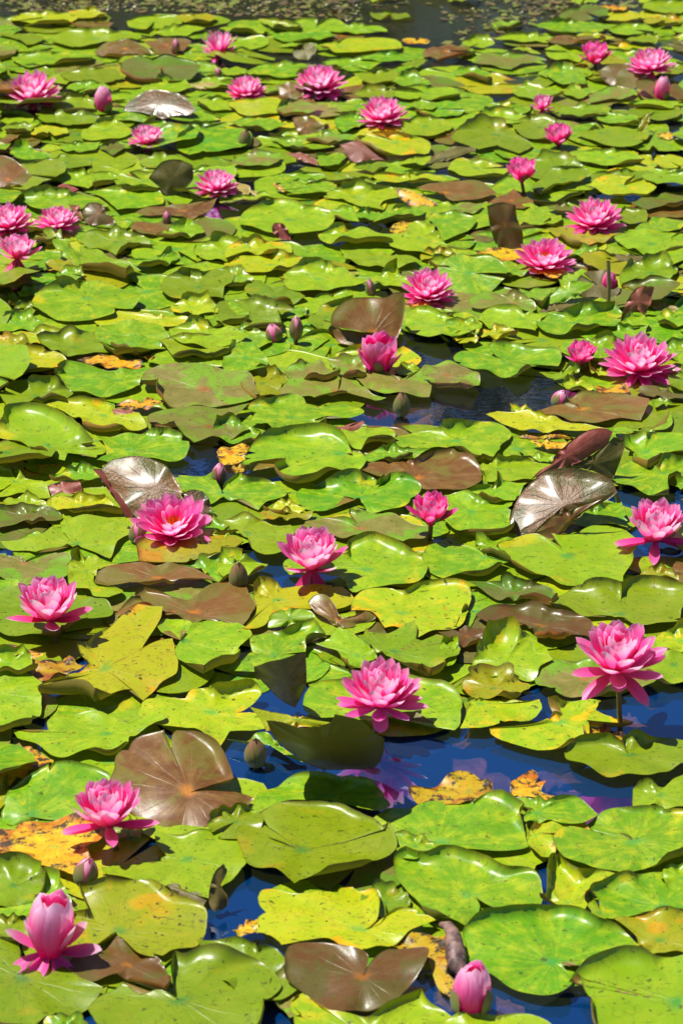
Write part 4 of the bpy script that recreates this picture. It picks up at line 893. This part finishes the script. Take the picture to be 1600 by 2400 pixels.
# ---- background layer: the smallest-showing pads of the mat, one object
mbs = {k: MB() for k in 'GYOBK'}
pts = []; tries = 0
grid_ = {}
while tries < 26000:
    tries += 1
    y = rng.uniform(3.0, 10.2); x = rng.uniform(-1, 1)*(.155*y/.9+.75)
    u, v = pix(Vector((x, y, 0)))
    if v > 2700: continue
    r = rng.uniform(.062, .115)
    edge = not (v > -90 and rng.random() < .03); key = (int(x//.1), int(y//.1)); ok = True
    if not edge and inpoly(u, v, WFAR): r *= rng.uniform(.5, .85)
    for a in (-1, 0, 1):
        for b in (-1, 0, 1):
            for (X, Y, Rr) in grid_.get((key[0]+a, key[1]+b), ()):
                if (X-x)**2+(Y-y)**2 < (.0078 if y < 6 else .0105): ok = False
    if not ok: continue
    for k in range(12):
        a = rad(30*k); uu, vv = pix(Vector((x+r*.92*math.cos(a), y+r*.92*math.sin(a), .004)))
        if any(inpoly(uu, vv, P) for P in WP if P is not WFAR) or (edge and inpoly(uu, vv, WFAR)): ok = False; break
    if ok and any(inpoly(u, v, P) for P in WP if P is not WFAR or edge): ok = False
    if not ok: continue
    ring = [pix(Vector((x+q_*r*math.cos(rad(45*k)), y+q_*r*math.sin(rad(45*k)), .012))) for k in range(8) for q_ in (.5, .9)]
    cv = sum(covered(*q_) for q_ in ring)/16
    if cv > .8 and covered(u, v): continue
    grid_.setdefault(key, []).append((x, y, r)); pts.append((x, y, r, cv))
rng.shuffle(pts)
for n_, (x, y, r, cv) in enumerate(pts):
    lev = rng.randint(0, 4); z = .002 + lev*.0016
    C = Vector((x, y, z)); seed = n_*1.37
    P = ellipse_outline(r*rng.uniform(.92, 1.08), r*rng.uniform(.85, 1.0), rng.uniform(0, 360), n_)
    P = smooth_outline(P, 34)
    cu = []
    if rng.random() < .75: cu.append((rng.uniform(50, 130), rng.uniform(40, 110), rng.uniform(.4, 1.4), rng.uniform(60, 125)))
    if rng.random() < .6: cu.append((rng.uniform(210, 330), rng.uniform(40, 120), rng.uniform(.4, 1.4), rng.uniform(90, 160)))
    if cv > .3: cu = [(a_, b_, c_*.35, d_*.6) for a_, b_, c_, d_ in cu]
    tlt = frame(0, 0) if cv > .3 else frame(rng.uniform(-3, 6), rng.uniform(-6, 6))
    kd = rng.choices('GYOBK', (.74, .08, .08, .05, .05))[0]
    if kd == 'K' and cv < .3: tlt = frame(rng.uniform(-40, 40), rng.uniform(-15, 15)); P = [q_*.5 for q_ in P]; C.z += r*.22
    elif cv < .3 and rng.random() < (.3 if y < 6 else .45): tlt = frame(rng.uniform(-14, 16), rng.uniform(-14, 14)); C.z += r*.22
    blade(mbs[kd], C, *tlt, P, cu, seed, rng.random(), rings=4, steps=4, wave=.002 if cv > .3 else .006, ruffle=.001 if cv > .3 else .004)
allm = MB()
mats = []; mi = []
for k in 'GYOBK':
    m = mbs[k]; b = len(allm.v); allm.v += m.v; allm.pc += m.pc; allm.r += m.r
    allm.f += [tuple(i+b for i in f) for f in m.f]; mi += [len(mats)]*len(m.f); mats.append(M[k])
me = allm.mesh('lily_pads')
for m in mats: me.materials.append(m)
me.polygons.foreach_set('material_index', mi)
o = link('lily_pads', me); tag(o, 'mat of overlapping small green lily pads showing between and behind the larger pads', 'lily pads', kind='stuff')
print('FILL', len(pts))

# ---- the pads one can tell apart
for i, r in enumerate(recs): r['h'] = random.Random(i*13+5).random()
order = sorted(recs, key=lambda r: (r['rank'], r['h']))

SUB = {'S': -.008, 'T': -.005}
def build_blade(r, seed, name, parent=None):
    opt = r['opt']; pitch, roll = opt.get('t', (0, 0)); curls = list(opt['c']); flatp = abs(pitch) < 12 and abs(roll) < 12
    rr = random.Random(seed); ux, uy, n = frame(pitch, roll)
    if 'ell' in r:
        (cx, cy), w_, h_ = r['ell']; z = .004; C = at(cx, cy, z); k = mpp(C)
        dep = math.atan2(CAM_H, C.y); rx = w_/2*k; ry = min(h_/2*k/math.sin(dep), rx*1.1)
        nz = rr.choice((rr.uniform(200, 340), rr.uniform(0, 360)))
        P = [C+Vector((p.x, p.y, 0)) for p in ellipse_outline(rx, ry, nz, seed)]
        r['poly'] = [pix(p) for p in P]
    poly = r['poly']
    if r['kind'] in SUB: z = SUB[r['kind']]
    else:
        base = [at(u, v, .004) for u, v in poly]; cs = cells(None, base)
        lv = max([LEVEL.get(c, 0) for c in cs] + [4 if not r['kind'] in 'TS' else 0]) + 1
        lv = min(lv, 16)
        if flatp:
            for c in cs: LEVEL[c] = max(lv, LEVEL.get(c, 0))
        z = .002 + lv*.0026
        r['z'] = z
    if 'pv' in r: p0 = at(r['pv'][0], r['pv'][1], r['pv'][2])
    elif flatp: p0 = at(*r['c'], z)
    else:
        b = max(poly, key=lambda p: p[1]); p0 = at(b[0], b[1], max(z*.6, .003))
    if flatp and (pitch or roll): p0 = p0 + Vector((0, 0, .004))
    C = plane_hit(*r['c'], p0, n)
    pts3 = [plane_hit(u, v, p0, n)-C for u, v in poly]
    P2 = [Vector((p.dot(ux), p.dot(uy))) for p in pts3]
    per = sum(math.dist(poly[i], poly[i-1]) for i in range(len(poly)))
    N = int(max(36, min(110, per/5)))
    P2 = smooth_outline(P2, N)
    # small irregularities of a real rim
    for i, p in enumerate(P2):
        f = 1 + .012*noise.noise(Vector((i*.35, seed*.7, 0))) + .008*noise.noise(Vector((i*1.1, seed*.7, 3)))
        P2[i] = p*f
    for _ in range(rr.randint(0, 2)):
        i = rr.randrange(len(P2)); P2[i] = P2[i]*rr.uniform(.88, .96)
    if not curls and flatp and r['kind'] in 'GYO' and r['rank'] > 0:
        if rr.random() < .85: curls.append((rr.uniform(60, 130), rr.uniform(50, 130), (rr.uniform(1.0, 2.0) if C.y < 6 else rr.uniform(.5, 1.4)), rr.uniform(60, 115)))
        if rr.random() < .6: curls.append((rr.uniform(215, 325), rr.uniform(40, 100), (rr.uniform(.9, 1.8) if C.y < 6 else rr.uniform(.5, 1.3)), rr.uniform(90, 150)))
    mb = MB(); big = per > 260
    blade(mb, C, ux, uy, n, P2, curls, seed, rr.random(), rings=10 if big else 6, steps=6 if big else 4,
          wave=(.0055 if big else .005) if C.y < 6 else .0032, bowl=.02 if flatp and r['kind'] not in 'ST' else -.10, ruffle=.004 if C.y < 6 else .0022, flat=not flatp)
    me = mb.mesh(name, C)
    if r['kind'] == 'B' and parent is not None: mat = M['B']
    o = link(name, me, M[r['kind']], parent)
    if parent is None: o.location = C
    else: o.location = C - parent.location
    return o, C

LM = []     # landmarks for the labels
for ln in FLOWERS.strip().split('\n'):
    a, ref, lab = ln.split('|'); q = a.split(); LM.append((float(q[0]), float(q[1])-10, ref))
for ln in BUDS.strip().split('\n'):
    a, ref, lab = ln.split('|'); q = a.split(); LM.append((float(q[0]), float(q[1]), ref))
KN = {'G': 'green', 'Y': 'yellow green', 'D': 'orange dying', 'O': 'bronze green', 'B': 'brown', 'X': 'glossy brown', 'U': 'red brown', 'K': 'olive brown', 'P': 'pale green', 'S': 'sunken purple brown', 'T': 'sunken orange'}
PAD_GROUP = 'water lily pads covering the pond'
todo = {}
for si, r in enumerate(order):
    pitch = r['opt'].get('t', (0, 0))[0]
    up = abs(pitch) >= 12; kd = r['kind']
    name = 'lily_leaf' if up else 'sunken_leaf' if kd in 'ST' else 'dead_leaf' if kd == 'D' else 'lily_pad'
    o, C = build_blade(r, 3.17*si+1, name)
    r['obj'] = o
    cat = {'lily_leaf': 'lily leaf', 'sunken_leaf': 'sunken leaf', 'dead_leaf': 'dead leaf', 'lily_pad': 'lily pad'}[name]
    tag(o, r['label'], cat, {'lily_pad': PAD_GROUP, 'lily_leaf': 'lily leaves raised or curled above the water', 'dead_leaf': 'dying orange leaves on the water', 'sunken_leaf': 'leaves sunk under the water'}[name])
    if r['plus']: build_blade(r['plus'], 3.17*si+2, 'leaf_fold', o)
    if not r['label']:
        u, v = pix(C)
        L = min(LM, key=lambda l: (l[0]-u)**2 + ((l[1]-v)*1.6)**2)
        du, dv = u-L[0], (L[1]-v)*1.6; a = math.degrees(math.atan2(dv, du)) % 360
        d = ['right of', 'behind and right of', 'behind', 'behind and left of', 'left of', 'in front and left of', 'in front of', 'in front and right of'][int((a+22.5)//45) % 8]
        noun = {'lily_leaf': 'raised lily leaf', 'sunken_leaf': 'leaf', 'dead_leaf': 'leaf', 'lily_pad': 'lily pad'}[name]
        todo.setdefault((KN[kd]+' '+noun, d, L[2]), []).append((du*du+dv*dv, o))
def short(x):
    for a, b in ((' of the ', ' of '), (' in front and left of ', ' front left of '), (' in front and right of ', ' front right of '), (' behind and left of ', ' back left of '), (' behind and right of ', ' back right of '),
                 (' lily ', ' '), (' the ', ' '), (' with a ', ' with '), (' of ', ' ')):
        if len(x.replace('-', ' ').split()) > 15: x = x.replace(a, b)
    return x
ordw = ['nearest', 'second nearest', 'third nearest', 'fourth nearest', 'fifth nearest', 'sixth nearest', 'seventh nearest', 'eighth nearest', 'ninth nearest', 'tenth nearest']
for (noun, d, ref), lst in todo.items():
    lst.sort(key=lambda t: t[0])
    for i, (_, o) in enumerate(lst):
        o['label'] = short(f'{noun} {d} {ref}' if len(lst) == 1 else f'{noun} {ordw[i]} {d} {ref}')
print('PADS', len(recs))

# ---------------------------------------------------------------- flowers
PW = [(0, .34), (.15, .56), (.35, .86), (.55, 1.0), (.72, .95), (.85, .74), (.93, .50), (.975, .28), (1, .03)]
def prof(t):
    for (a, b), (c, d) in zip(PW, PW[1:]):
        if t <= c: return b+(d-b)*(t-a)/(c-a)
    return .02
def petal_mesh(mb, az, e0, e1, L, W, r0, zb, cup, twist, rnd, lift=0.0, nl=12, nw=6, hook=0.0):
    rad_ = Vector((math.cos(az), math.sin(az), 0)); tan = Vector((-math.sin(az), math.cos(az), 0)); up = Vector((0, 0, 1))
    p = rad_*r0 + up*zb; rows = []; pcs = []
    for i in range(nl+1):
        t = i/nl; e = e0+(e1-e0)*t**.8 + hook*max(0, t-.75)*4
        d = rad_*math.cos(e) + up*math.sin(e); nrm = -rad_*math.sin(e) + up*math.cos(e)
        if i: p = p + d*(L/nl)
        w_ = W*.5*prof(t); row = []; pr = []
        for j in range(nw+1):
            s = j/nw*2-1; c = cup*(1-.35*t)
            off = tan*(w_*math.sin(s*c)/math.sin(c) if c > .01 else w_*s) + nrm*(w_*(1-math.cos(s*c))/math.sin(max(c, .05)))
            off = off + nrm*(twist*s*w_*.35)
            row.append(p+off); pr.append((t, s, 0))
        rows.append(row); pcs.append(pr)
    mb.grid(rows, pcs, rnd)
def tube(mb, path, radii, k=10, rnd=0.0):
    rows = []; pcs = []; m = len(path)
    for i, p in enumerate(path):
        d = (path[min(i+1, m-1)]-path[max(i-1, 0)]).normalized(); a = d.orthogonal().normalized() if i == 0 else a
        a = (a - d*a.dot(d)).normalized(); b = d.cross(a)
        rows.append([p+(a*math.cos(2*math.pi*j/k)+b*math.sin(2*math.pi*j/k))*radii[i] for j in range(k)])
        pcs.append([(i/m, j/k, 0) for j in range(k)])
    mb.grid(rows, pcs, rnd, closed=True)
def stalk(parent, base, foot, r):
    p0 = Vector((foot.x, foot.y, -.06)) + (Vector((foot.x, foot.y, 0))-Vector((base.x, base.y, 0)))*.4
    p1 = Vector((foot.x, foot.y, 0)); p2 = p1.lerp(base, .55) + Vector((0, 0, .0)); mb = MB()
    tube(mb, [p0, p1, p2, base], [r, r, r*.95, r*1.1]); o = link('stem', mb.mesh('stem', parent.location), M['stalk'], parent); return o

FORMS = {  # whorls: count, start/end elevation, length, width (fractions of the radius)
 'cup':  [(5, 0, 30, 1.02, .38), (8, 24, 66, 1.04, .46), (8, 34, 76, 1.04, .46), (8, 50, 86, 1.0, .44), (8, 62, 94, .94, .40), (6, 72, 102, .86, .34)],
 'wide': [(5, -3, 10, 1.02, .34), (8, 26, 68, 1.04, .44), (9, 38, 74, 1.02, .44), (9, 52, 86, .98, .40), (8, 64, 94, .92, .38), (7, 74, 100, .84, .32)],
 'tall': [(6, -2, 26, 1.02, .38), (8, 20, 58, 1.04, .44), (8, 34, 72, 1.04, .46), (8, 50, 84, 1.0, .44), (8, 62, 92, .94, .40), (7, 72, 102, .86, .34)],
 'hang': [(5, 6, 46, 1.02, .40), (8, 26, 68, 1.04, .48), (8, 38, 76, 1.0, .48), (8, 54, 86, .96, .44), (8, 64, 94, .9, .40), (6, 74, 102, .82, .34)],
 'front': [(9, -4, 26, 1.0, .34), (10, 18, 56, 1.02, .40), (10, 30, 68, 1.0, .40), (9, 46, 82, .97, .38), (8, 60, 92, .92, .36), (8, 72, 102, .84, .30)],
 'open': [(9, 2, 26, 1.0, .34), (10, 14, 46, 1.0, .38), (10, 28, 58, .94, .38), (9, 42, 66, .82, .34), (7, 58, 78, .66, .28)],
 'many': [(10, -2, 18, 1.0, .30), (11, 10, 40, 1.0, .33), (11, 26, 58, .98, .33), (10, 42, 72, .94, .32), (9, 58, 86, .88, .30), (8, 72, 98, .8, .28)],
 'hotcup': [(4, 20, 52, .98, .40), (8, 32, 74, 1.04, .48), (8, 44, 80, 1.04, .46), (8, 56, 92, 1.0, .44), (8, 68, 100, .94, .40), (6, 76, 106, .86, .34)],
 'spiky': [(6, 6, 30, .9, .28), (8, 42, 58, 1.15, .30), (8, 58, 74, 1.15, .28), (6, 72, 84, 1.05, .26)],
}
def flower(row, idx):
    a, ref, lab = row.split('|'); q = a.split(); u, v, fu, fv, wpx = map(float, q[:5]); form = q[5]; lx, ly = float(q[6]), float(q[7])
    foot = at(fu, fv, 0); n = Vector((0, 1, 0)); base = plane_hit(u, v, foot + Vector((0, 0, 0)), n)
    base.z = max(base.z, .012)
    R = wpx/2*mpp(base)*(.95 if form in ('tall', 'front') else 1.02); rr = random.Random(idx*31+3)
    root = empty('water_lily', (foot.x, foot.y, 0)); tag(root, lab, 'water lily', 'pink water lilies in bloom')
    lean = Matrix.Rotation(rad(lx+rr.uniform(-4, 4)), 4, 'Y') @ Matrix.Rotation(rad(ly+4+rr.uniform(-3, 3)), 4, 'X')
    def part(nm, mb, mat):
        me = mb.mesh(nm); o = link(nm, me, mat, root); o.location = base-root.location; o.rotation_euler = lean.to_euler(); return o
    pm = 'hot' if form == 'hotcup' else 'pet'
    nw = len(FORMS[form])
    for wi, (cnt, e0, e1, L, W) in enumerate(FORMS[form]):
        ph = rr.uniform(0, 6.28); cnt += 1 if wi and form != 'spiky' else 0
        for k in range(cnt):
            az = ph + 2*math.pi*k/cnt + rr.uniform(-.1, .1)
            mb = MB(); s = rr.uniform(.93, 1.07)
            petal_mesh(mb, az, rad(e0+rr.uniform(-5, 5)), rad(e1+rr.uniform(-7, 7)), R*L*s*1.07*(1-.012*wi), R*W*.97*rr.uniform(.9, 1.1), R*.11, R*(.05+.018*wi), .85+.2*rr.random(), rr.uniform(-.5, .5), min(1, max(0, .25+.55*wi/nw+rr.uniform(-.2, .2))))
            part('petal', mb, M[pm])
    # sepals
    sp = {'hang': ((232, -50, -38, 1.0), (305, -48, -44, 1.1)), 'front': ((270, -55, -72, .62), (180, -4, 4, 1.0), (15, 0, 12, .95)),
          'tall': ((205, -32, -24, 1.0), (322, -34, -30, 1.0), (270, -50, -50, .45), (20, 2, 14, 1.1)), 'cup': ((200, 8, 28, 1.05), (335, 2, 25, .9), (70, 5, 25, .9)),
          'wide': ((190, -6, 0, 1.05), (352, -4, 4, 1.05), (80, 5, 20, .9)), 'open': ((300, -12, -6, .95), (345, -6, 2, 1.05), (150, 5, 20, .9)),
          'many': ((268, -38, -48, .55), (340, -6, 4, .9), (190, -2, 8, .9)), 'hotcup': ((200, 22, 52, .8), (290, 26, 60, .7), (10, 20, 50, .8), (100, 30, 60, .8)), 'spiky': ((250, -25, -30, .55), (330, -4, 4, .7))}[form]
    for (az, e0, e1, L) in sp:
        mb = MB(); petal_mesh(mb, rad(az+rr.uniform(-6, 6)), rad(e0), rad(e1), R*L, R*.38, R*.05, R*.02, .6, 0, .3); part('sepal', mb, M['sep_pink'] if form != 'hotcup' else M['sep_green'])
    # stamens fill the cup
    mb = MB()
    for k in range(40):
        az = k*2.39996; q_ = (k/46)**.5; e = rad(92-46*q_)
        petal_mesh(mb, az, e, e+rad(35), R*(.36 if form == 'open' else .3), R*(.07 if form == 'open' else .05), R*.16*q_, R*.2, .2, 0, rr.random(), nl=4, nw=2)
    part('stamens', mb, M['stamen'])
    mb = MB(); tube(mb, [Vector((0, 0, -R*.05)), Vector((0, 0, R*.04)), Vector((0, 0, R*.14)), Vector((0, 0, R*.22))], [R*.07, R*.17, R*.19, R*.1], 14); part('receptacle', mb, M['sep_pink'])
    stalk(root, base, foot, .0042)
for i, row in enumerate(FLOWERS.strip().split('\n')): flower(row, i)

def bud(row, idx):
    a, ref, lab = row.split('|'); q = a.split(); u, v, wp, hp = map(float, q[:4]); kind = q[4]; lean = float(q[5]); rr = random.Random(idx*17+1)
    foot = at(u, v+hp*.5, .004); k = mpp(foot); W = wp*k*{'half': .82, 'magenta': .75, 'big': .85, 'splay': .92}.get(kind, 1); dep = math.atan2(CAM_H, foot.y); H = hp*k/math.cos(dep)
    if kind == 'tip' or kind == 'splay': foot = at(u, v+hp*.5, .02)
    root = empty('flower_bud' if kind not in ('splay', 'split') else 'water_lily', (foot.x, foot.y, 0))
    tag(root, lab, 'flower bud' if kind not in ('splay', 'split') else 'water lily', 'water lily buds' if kind not in ('splay', 'split') else 'pink water lilies in bloom')
    rot = Matrix.Rotation(rad(lean), 4, 'Y')
    def part(nm, mb, mat):
        o = link(nm, mb.mesh(nm), mat, root); o.location = foot-root.location; o.rotation_euler = rot.to_euler(); return o
    def shape(t): return W*.5*(math.sin(math.pi*min(1, .12+t*.86)**.85)**.72)
    nseg = 14
    def shell(az0, az1, t1, grow, rnd, m=8, sb=.55):
        rows = []; pcs = []
        for i in range(nseg+1):
            t = i/nseg*t1; w_ = 1.0
            frac = i/nseg; spread = (1 if frac < sb else max(.02, 1-((frac-sb)/(1-sb))**1.7))
            mid = (az0+az1)/2; half = (az1-az0)/2*spread; row = []; pr = []
            rr_ = (shape(t)*(1+grow) if t < .995 else .0004)
            for j in range(m+1):
                s = j/m*2-1; az = mid+half*s
                row.append(Vector((math.cos(az)*rr_, math.sin(az)*rr_, t*H))); pr.append((frac, s, 0))
            rows.append(row); pcs.append(pr)
        mb = MB(); mb.grid(rows, pcs, rnd); return mb
    petm = {'green': 'sep_green', 'dark': 'sep_green'}.get(kind, 'bud')
    if kind in ('splay', 'split', 'half', 'big', 'magenta'):
        for ring_, (cnt, sc_, gr) in enumerate(((4, 1.0, .86), (5, 1.04, 1.0), (5, .97, 1.1))):
            for k_ in range(cnt):
                az = 2*math.pi*(k_+.37*ring_)/cnt + rr.uniform(-.15, .15) - .6
                mb = MB(); petal_mesh(mb, az, rad(46+rr.uniform(-4, 4)), rad({'split': 102, 'splay': 118}.get(kind, 124)+rr.uniform(-8, 4)), H*sc_*(1.08 if kind != 'splay' else 1.0)*rr.uniform(.93, 1.03), W*.86*gr, W*.30*gr, H*.02, 1.15, rr.uniform(-.3, .3), rr.uniform(.1, .95), nw=8)
                part('petal', mb, M['hot' if kind in ('split', 'magenta') else 'pet'])
    else:
        n_ = 6
        for k_ in range(n_):
            az = 2*math.pi*k_/n_+.3; part('petal', shell(az-.85, az+.85, 1.0-.03*(k_ % 3), .03*(k_ % 3), rr.uniform(.3, 1), sb=.72), M[petm])
    nsep = {'splay': 0, 'split': 0, 'half': 2, 'big': 3, 'magenta': 2}.get(kind, 4)
    t1 = {'pink': .82, 'red': .97, 'tip': .93, 'green': .99, 'dark': .98, 'half': .55, 'big': .72, 'magenta': .4}.get(kind, .9)
    for k_ in range(nsep):
        az = -math.pi/2 + .75 + 2*math.pi*k_/max(nsep, 1) + (.2 if kind == 'big' else 0)
        gap = {'green': .72, 'dark': .74, 'red': .62, 'tip': .66, 'pink': .58, 'big': .5}.get(kind, .6)
        part('sepal', shell(az-gap, az+gap, t1, .42 if kind in ('big', 'half', 'magenta') else .09, rr.random()), M['sep_green'])
    if kind == 'splay':
        for az, e0, e1, L, ww in ((178, 14, 38, 1.25, .6), (215, -22, -16, 1.15, .6), (305, -25, -30, 1.1, .6), (345, 2, 28, 1.4, .6), (20, 26, 55, 1.2, .5), (250, -20, -30, .9, .55), (130, 10, 40, 1.1, .6), (200, 38, 82, 1.35, .6), (330, 36, 80, 1.35, .6)):
            mb = MB(); petal_mesh(mb, rad(az), rad(e0), rad(e1), W*L, W*ww, W*.2, H*.05, .9, .4, .95); part('petal', mb, M['pet'])
    if kind == 'split':
        mb = MB(); petal_mesh(mb, rad(350), rad(28), rad(52), W*1.1, W*.42, W*.2, H*.1, .8, .2, .8); part('petal', mb, M['pet'])
        for az_ in (165, 205, 320):
            mb = MB(); petal_mesh(mb, rad(az_), rad(30), rad(78), H*.85, W*.5, W*.25, H*.03, 1.0, .2, .6); part('petal', mb, M['hot'])
        for az in (200, 320, 265):
            mb = MB(); petal_mesh(mb, rad(az), rad(38), rad(95), H*.7, W*.5, W*.3, 0, .8, 0, .2); part('sepal', mb, M['sep_green'])
    mb = MB(); p = foot; tube(mb, [Vector((foot.x, foot.y, -.08)), Vector((foot.x, foot.y, 0)), foot+Vector((0, 0, H*.06))], [.004, .004, W*.2])
    link('stem', mb.mesh('stem', root.location), M['stalk'], root)
for i, row in enumerate(BUDS.strip().split('\n')): bud(row, i)

# dead rolled leaf stalk by the big bud
P = [(1034, 2168, .02), (1050, 2172, .03), (1062, 2192, .03), (1066, 2225, .025), (1070, 2262, .015), (1085, 2286, .008)]
pp = [at(*p) for p in P]; mb = MB(); path = []; rd = []
for i in range(len(pp)-1):
    for j in range(5):
        t_ = j/5; path.append(pp[i].lerp(pp[i+1], t_)); a_, b_ = [.004, .007, .010, .0135, .014, .008][i:i+2]; rd.append((a_+(b_-a_)*t_)*(1+.18*noise.noise(Vector((i*3.1+j, 0, 0)))))
tube(mb, path+[pp[-1]], rd+[.004], 14)
o = link('wilted_stalk', mb.mesh('wilted_stalk', pp[0]), M['dead']); o.location = pp[0]; tag(o, 'grey brown wilted twisted stalk beside the pink and white bud', 'wilted stalk')

# leaf stalks that show
for (a, b, lab, r_) in (((755, 1700, .055), (757, 1778, 0), 'green leaf stalk rising to the dark shaded leaf over the water', .0035),
                        ((1425, 612, .11), (1424, 725, 0), 'bright yellow leaf stalk standing in front of the shaded magenta bud', .0045),
                        ((1432, 1140, .04), (1452, 1190, 0), 'yellow brown leaf stalk right of the silver shining bronze leaf', .004)):
    q = at(b[0], b[1], 0); p = plane_hit(a[0], a[1], q, Vector((0, 1, 0))); mb = MB()
    tube(mb, [q-Vector((0, 0, .08)), q, q.lerp(p, .5)+Vector((.002, 0, 0)), p], [r_]*4)
    o = link('leaf_stalk', mb.mesh('leaf_stalk', q), M['stalk' if r_ != .0045 else 'P']); o.location = q; tag(o, lab, 'leaf stalk')

# ---------------------------------------------------------------- beyond the frame: the far bank and its trees, seen only mirrored in the water
t = NT('bank grass'); geo = t.n('NewGeometry'); nb = t.noise(geo.outputs['Position'], 2, 6)
M['bank'] = t.done(t.pbsdf(t.mix(nb, (.05, .08, .015), (.14, .12, .04)), .9))
me = bpy.data.meshes.new('bank'); vv = []; ff = []
for i in range(41):
    X = -60+3*i
    for j, (Y, Z) in enumerate(((16, -.3), (17, .25), (20, .8), (40, 1.6), (90, 3))): vv.append((X, Y+.8*noise.noise(Vector((X*.2, j, 0))), Z+.15*noise.noise(Vector((X*.5, j*2, 1)))))
for i in range(40):
    for j in range(4): a = i*5+j; ff.append((a, a+5, a+6, a+1))
me.from_pydata(vv, [], ff); o = link('bank', me, M['bank']); o['kind'] = 'structure'
t = NT('foliage'); geo = t.n('NewGeometry'); nb = t.noise(geo.outputs['Position'], 1.2, 4)
M['fol'] = t.done(t.pbsdf(t.mix(t.smooth(nb, .35, .65), (.05, .09, .015), (.24, .22, .06)), .6))
t = NT('bark'); M['bark'] = t.done(t.pbsdf(t.mix(t.noise(t.n('TexCoord').outputs['Object'], 8, 5), (.10, .07, .05), (.2, .15, .1)), .9))
for k in range(13):
    X = -14+2.3*k+rng.uniform(-.6, .6); Y = 18.5+rng.uniform(-.8, 1.5); H = rng.uniform(5.5, 8.5)
    root = empty('tree', (X, Y, .4)); tag(root, 'broad leafy tree on the far bank, %s from the left' % ('outermost second third fourth fifth sixth seventh eighth ninth tenth eleventh twelfth thirteenth'.split()[k]), 'tree', 'trees on the far bank')
    mb = MB(); tube(mb, [Vector((0, 0, -.3)), Vector((.1, 0, H*.4)), Vector((0, .1, H*.8))], [.2, .14, .05]); link('trunk', mb.mesh('trunk'), M['bark'], root)
    mb = MB()
    for c in range(16):
        cc = Vector((rng.gauss(0, .95), rng.gauss(0, .9), rng.uniform(.02, .95)*H)); cr = rng.uniform(.5, 1.0)
        for l in range(130):
            d = Vector((rng.gauss(0, 1), rng.gauss(0, 1), rng.gauss(0, 1))).normalized()*cr*rng.uniform(.6, 1); p = cc+d; s_ = rng.uniform(.12, .28)
            a = Vector((rng.gauss(0, 1), rng.gauss(0, 1), rng.gauss(0, .6))).normalized(); b = a.orthogonal().normalized()
            bb = len(mb.v); mb.v += [tuple(p-a*s_), tuple(p+b*s_*.5), tuple(p+a*s_), tuple(p-b*s_*.5)]; mb.pc += [(0, 0, 0)]*4; mb.r += [0]*4; mb.f.append((bb, bb+1, bb+2, bb+3))
    link('crown', mb.mesh('crown'), M['fol'], root)

# floating scraps of weed on the far open water
t = NT('pond weed'); rn = t.attr('rnd').outputs['Fac']
M['weed'] = t.done(t.pbsdf(t.mix(t.smooth(rn, .3, .9), t.mix(t.smooth(rn, .0, .4), (.05, .035, .02), (.16, .11, .04)), (.16, .20, .03)), .45))
mb = MB(); n_ = 0
while n_ < 42000:
    u, v = rng.uniform(-500, 2100), rng.uniform(-700, 130)
    if not inpoly(u, v, WP[16]): continue
    p = at(u, v, .003)
    dens = noise.noise(Vector((p.x*2, p.y*1.5, 5)))
    if rng.random() > .55+dens: continue
    n_ += 1; a = rng.uniform(0, 3.14); l = rng.choice((rng.uniform(.003, .009), rng.uniform(.003, .009), rng.uniform(.008, .024))); w_ = l*rng.uniform(.25, .7); c = Vector((math.cos(a), math.sin(a), 0)); d = Vector((-c.y, c.x, 0)); h = Vector((0, 0, rng.uniform(0, .004)))
    b = len(mb.v); mb.v += [tuple(p-c*l), tuple(p+d*w_+h), tuple(p+c*l*.8+h), tuple(p-d*w_)]; mb.pc += [(0, 0, 0)]*4; mb.r += [rng.random()]*4; mb.f.append((b, b+3, b+2, b+1))
o = link('pond_weed', mb.mesh('pond_weed'), M['weed']); tag(o, 'brown and green scraps of weed floating on the far open water', 'pond weed', kind='stuff')
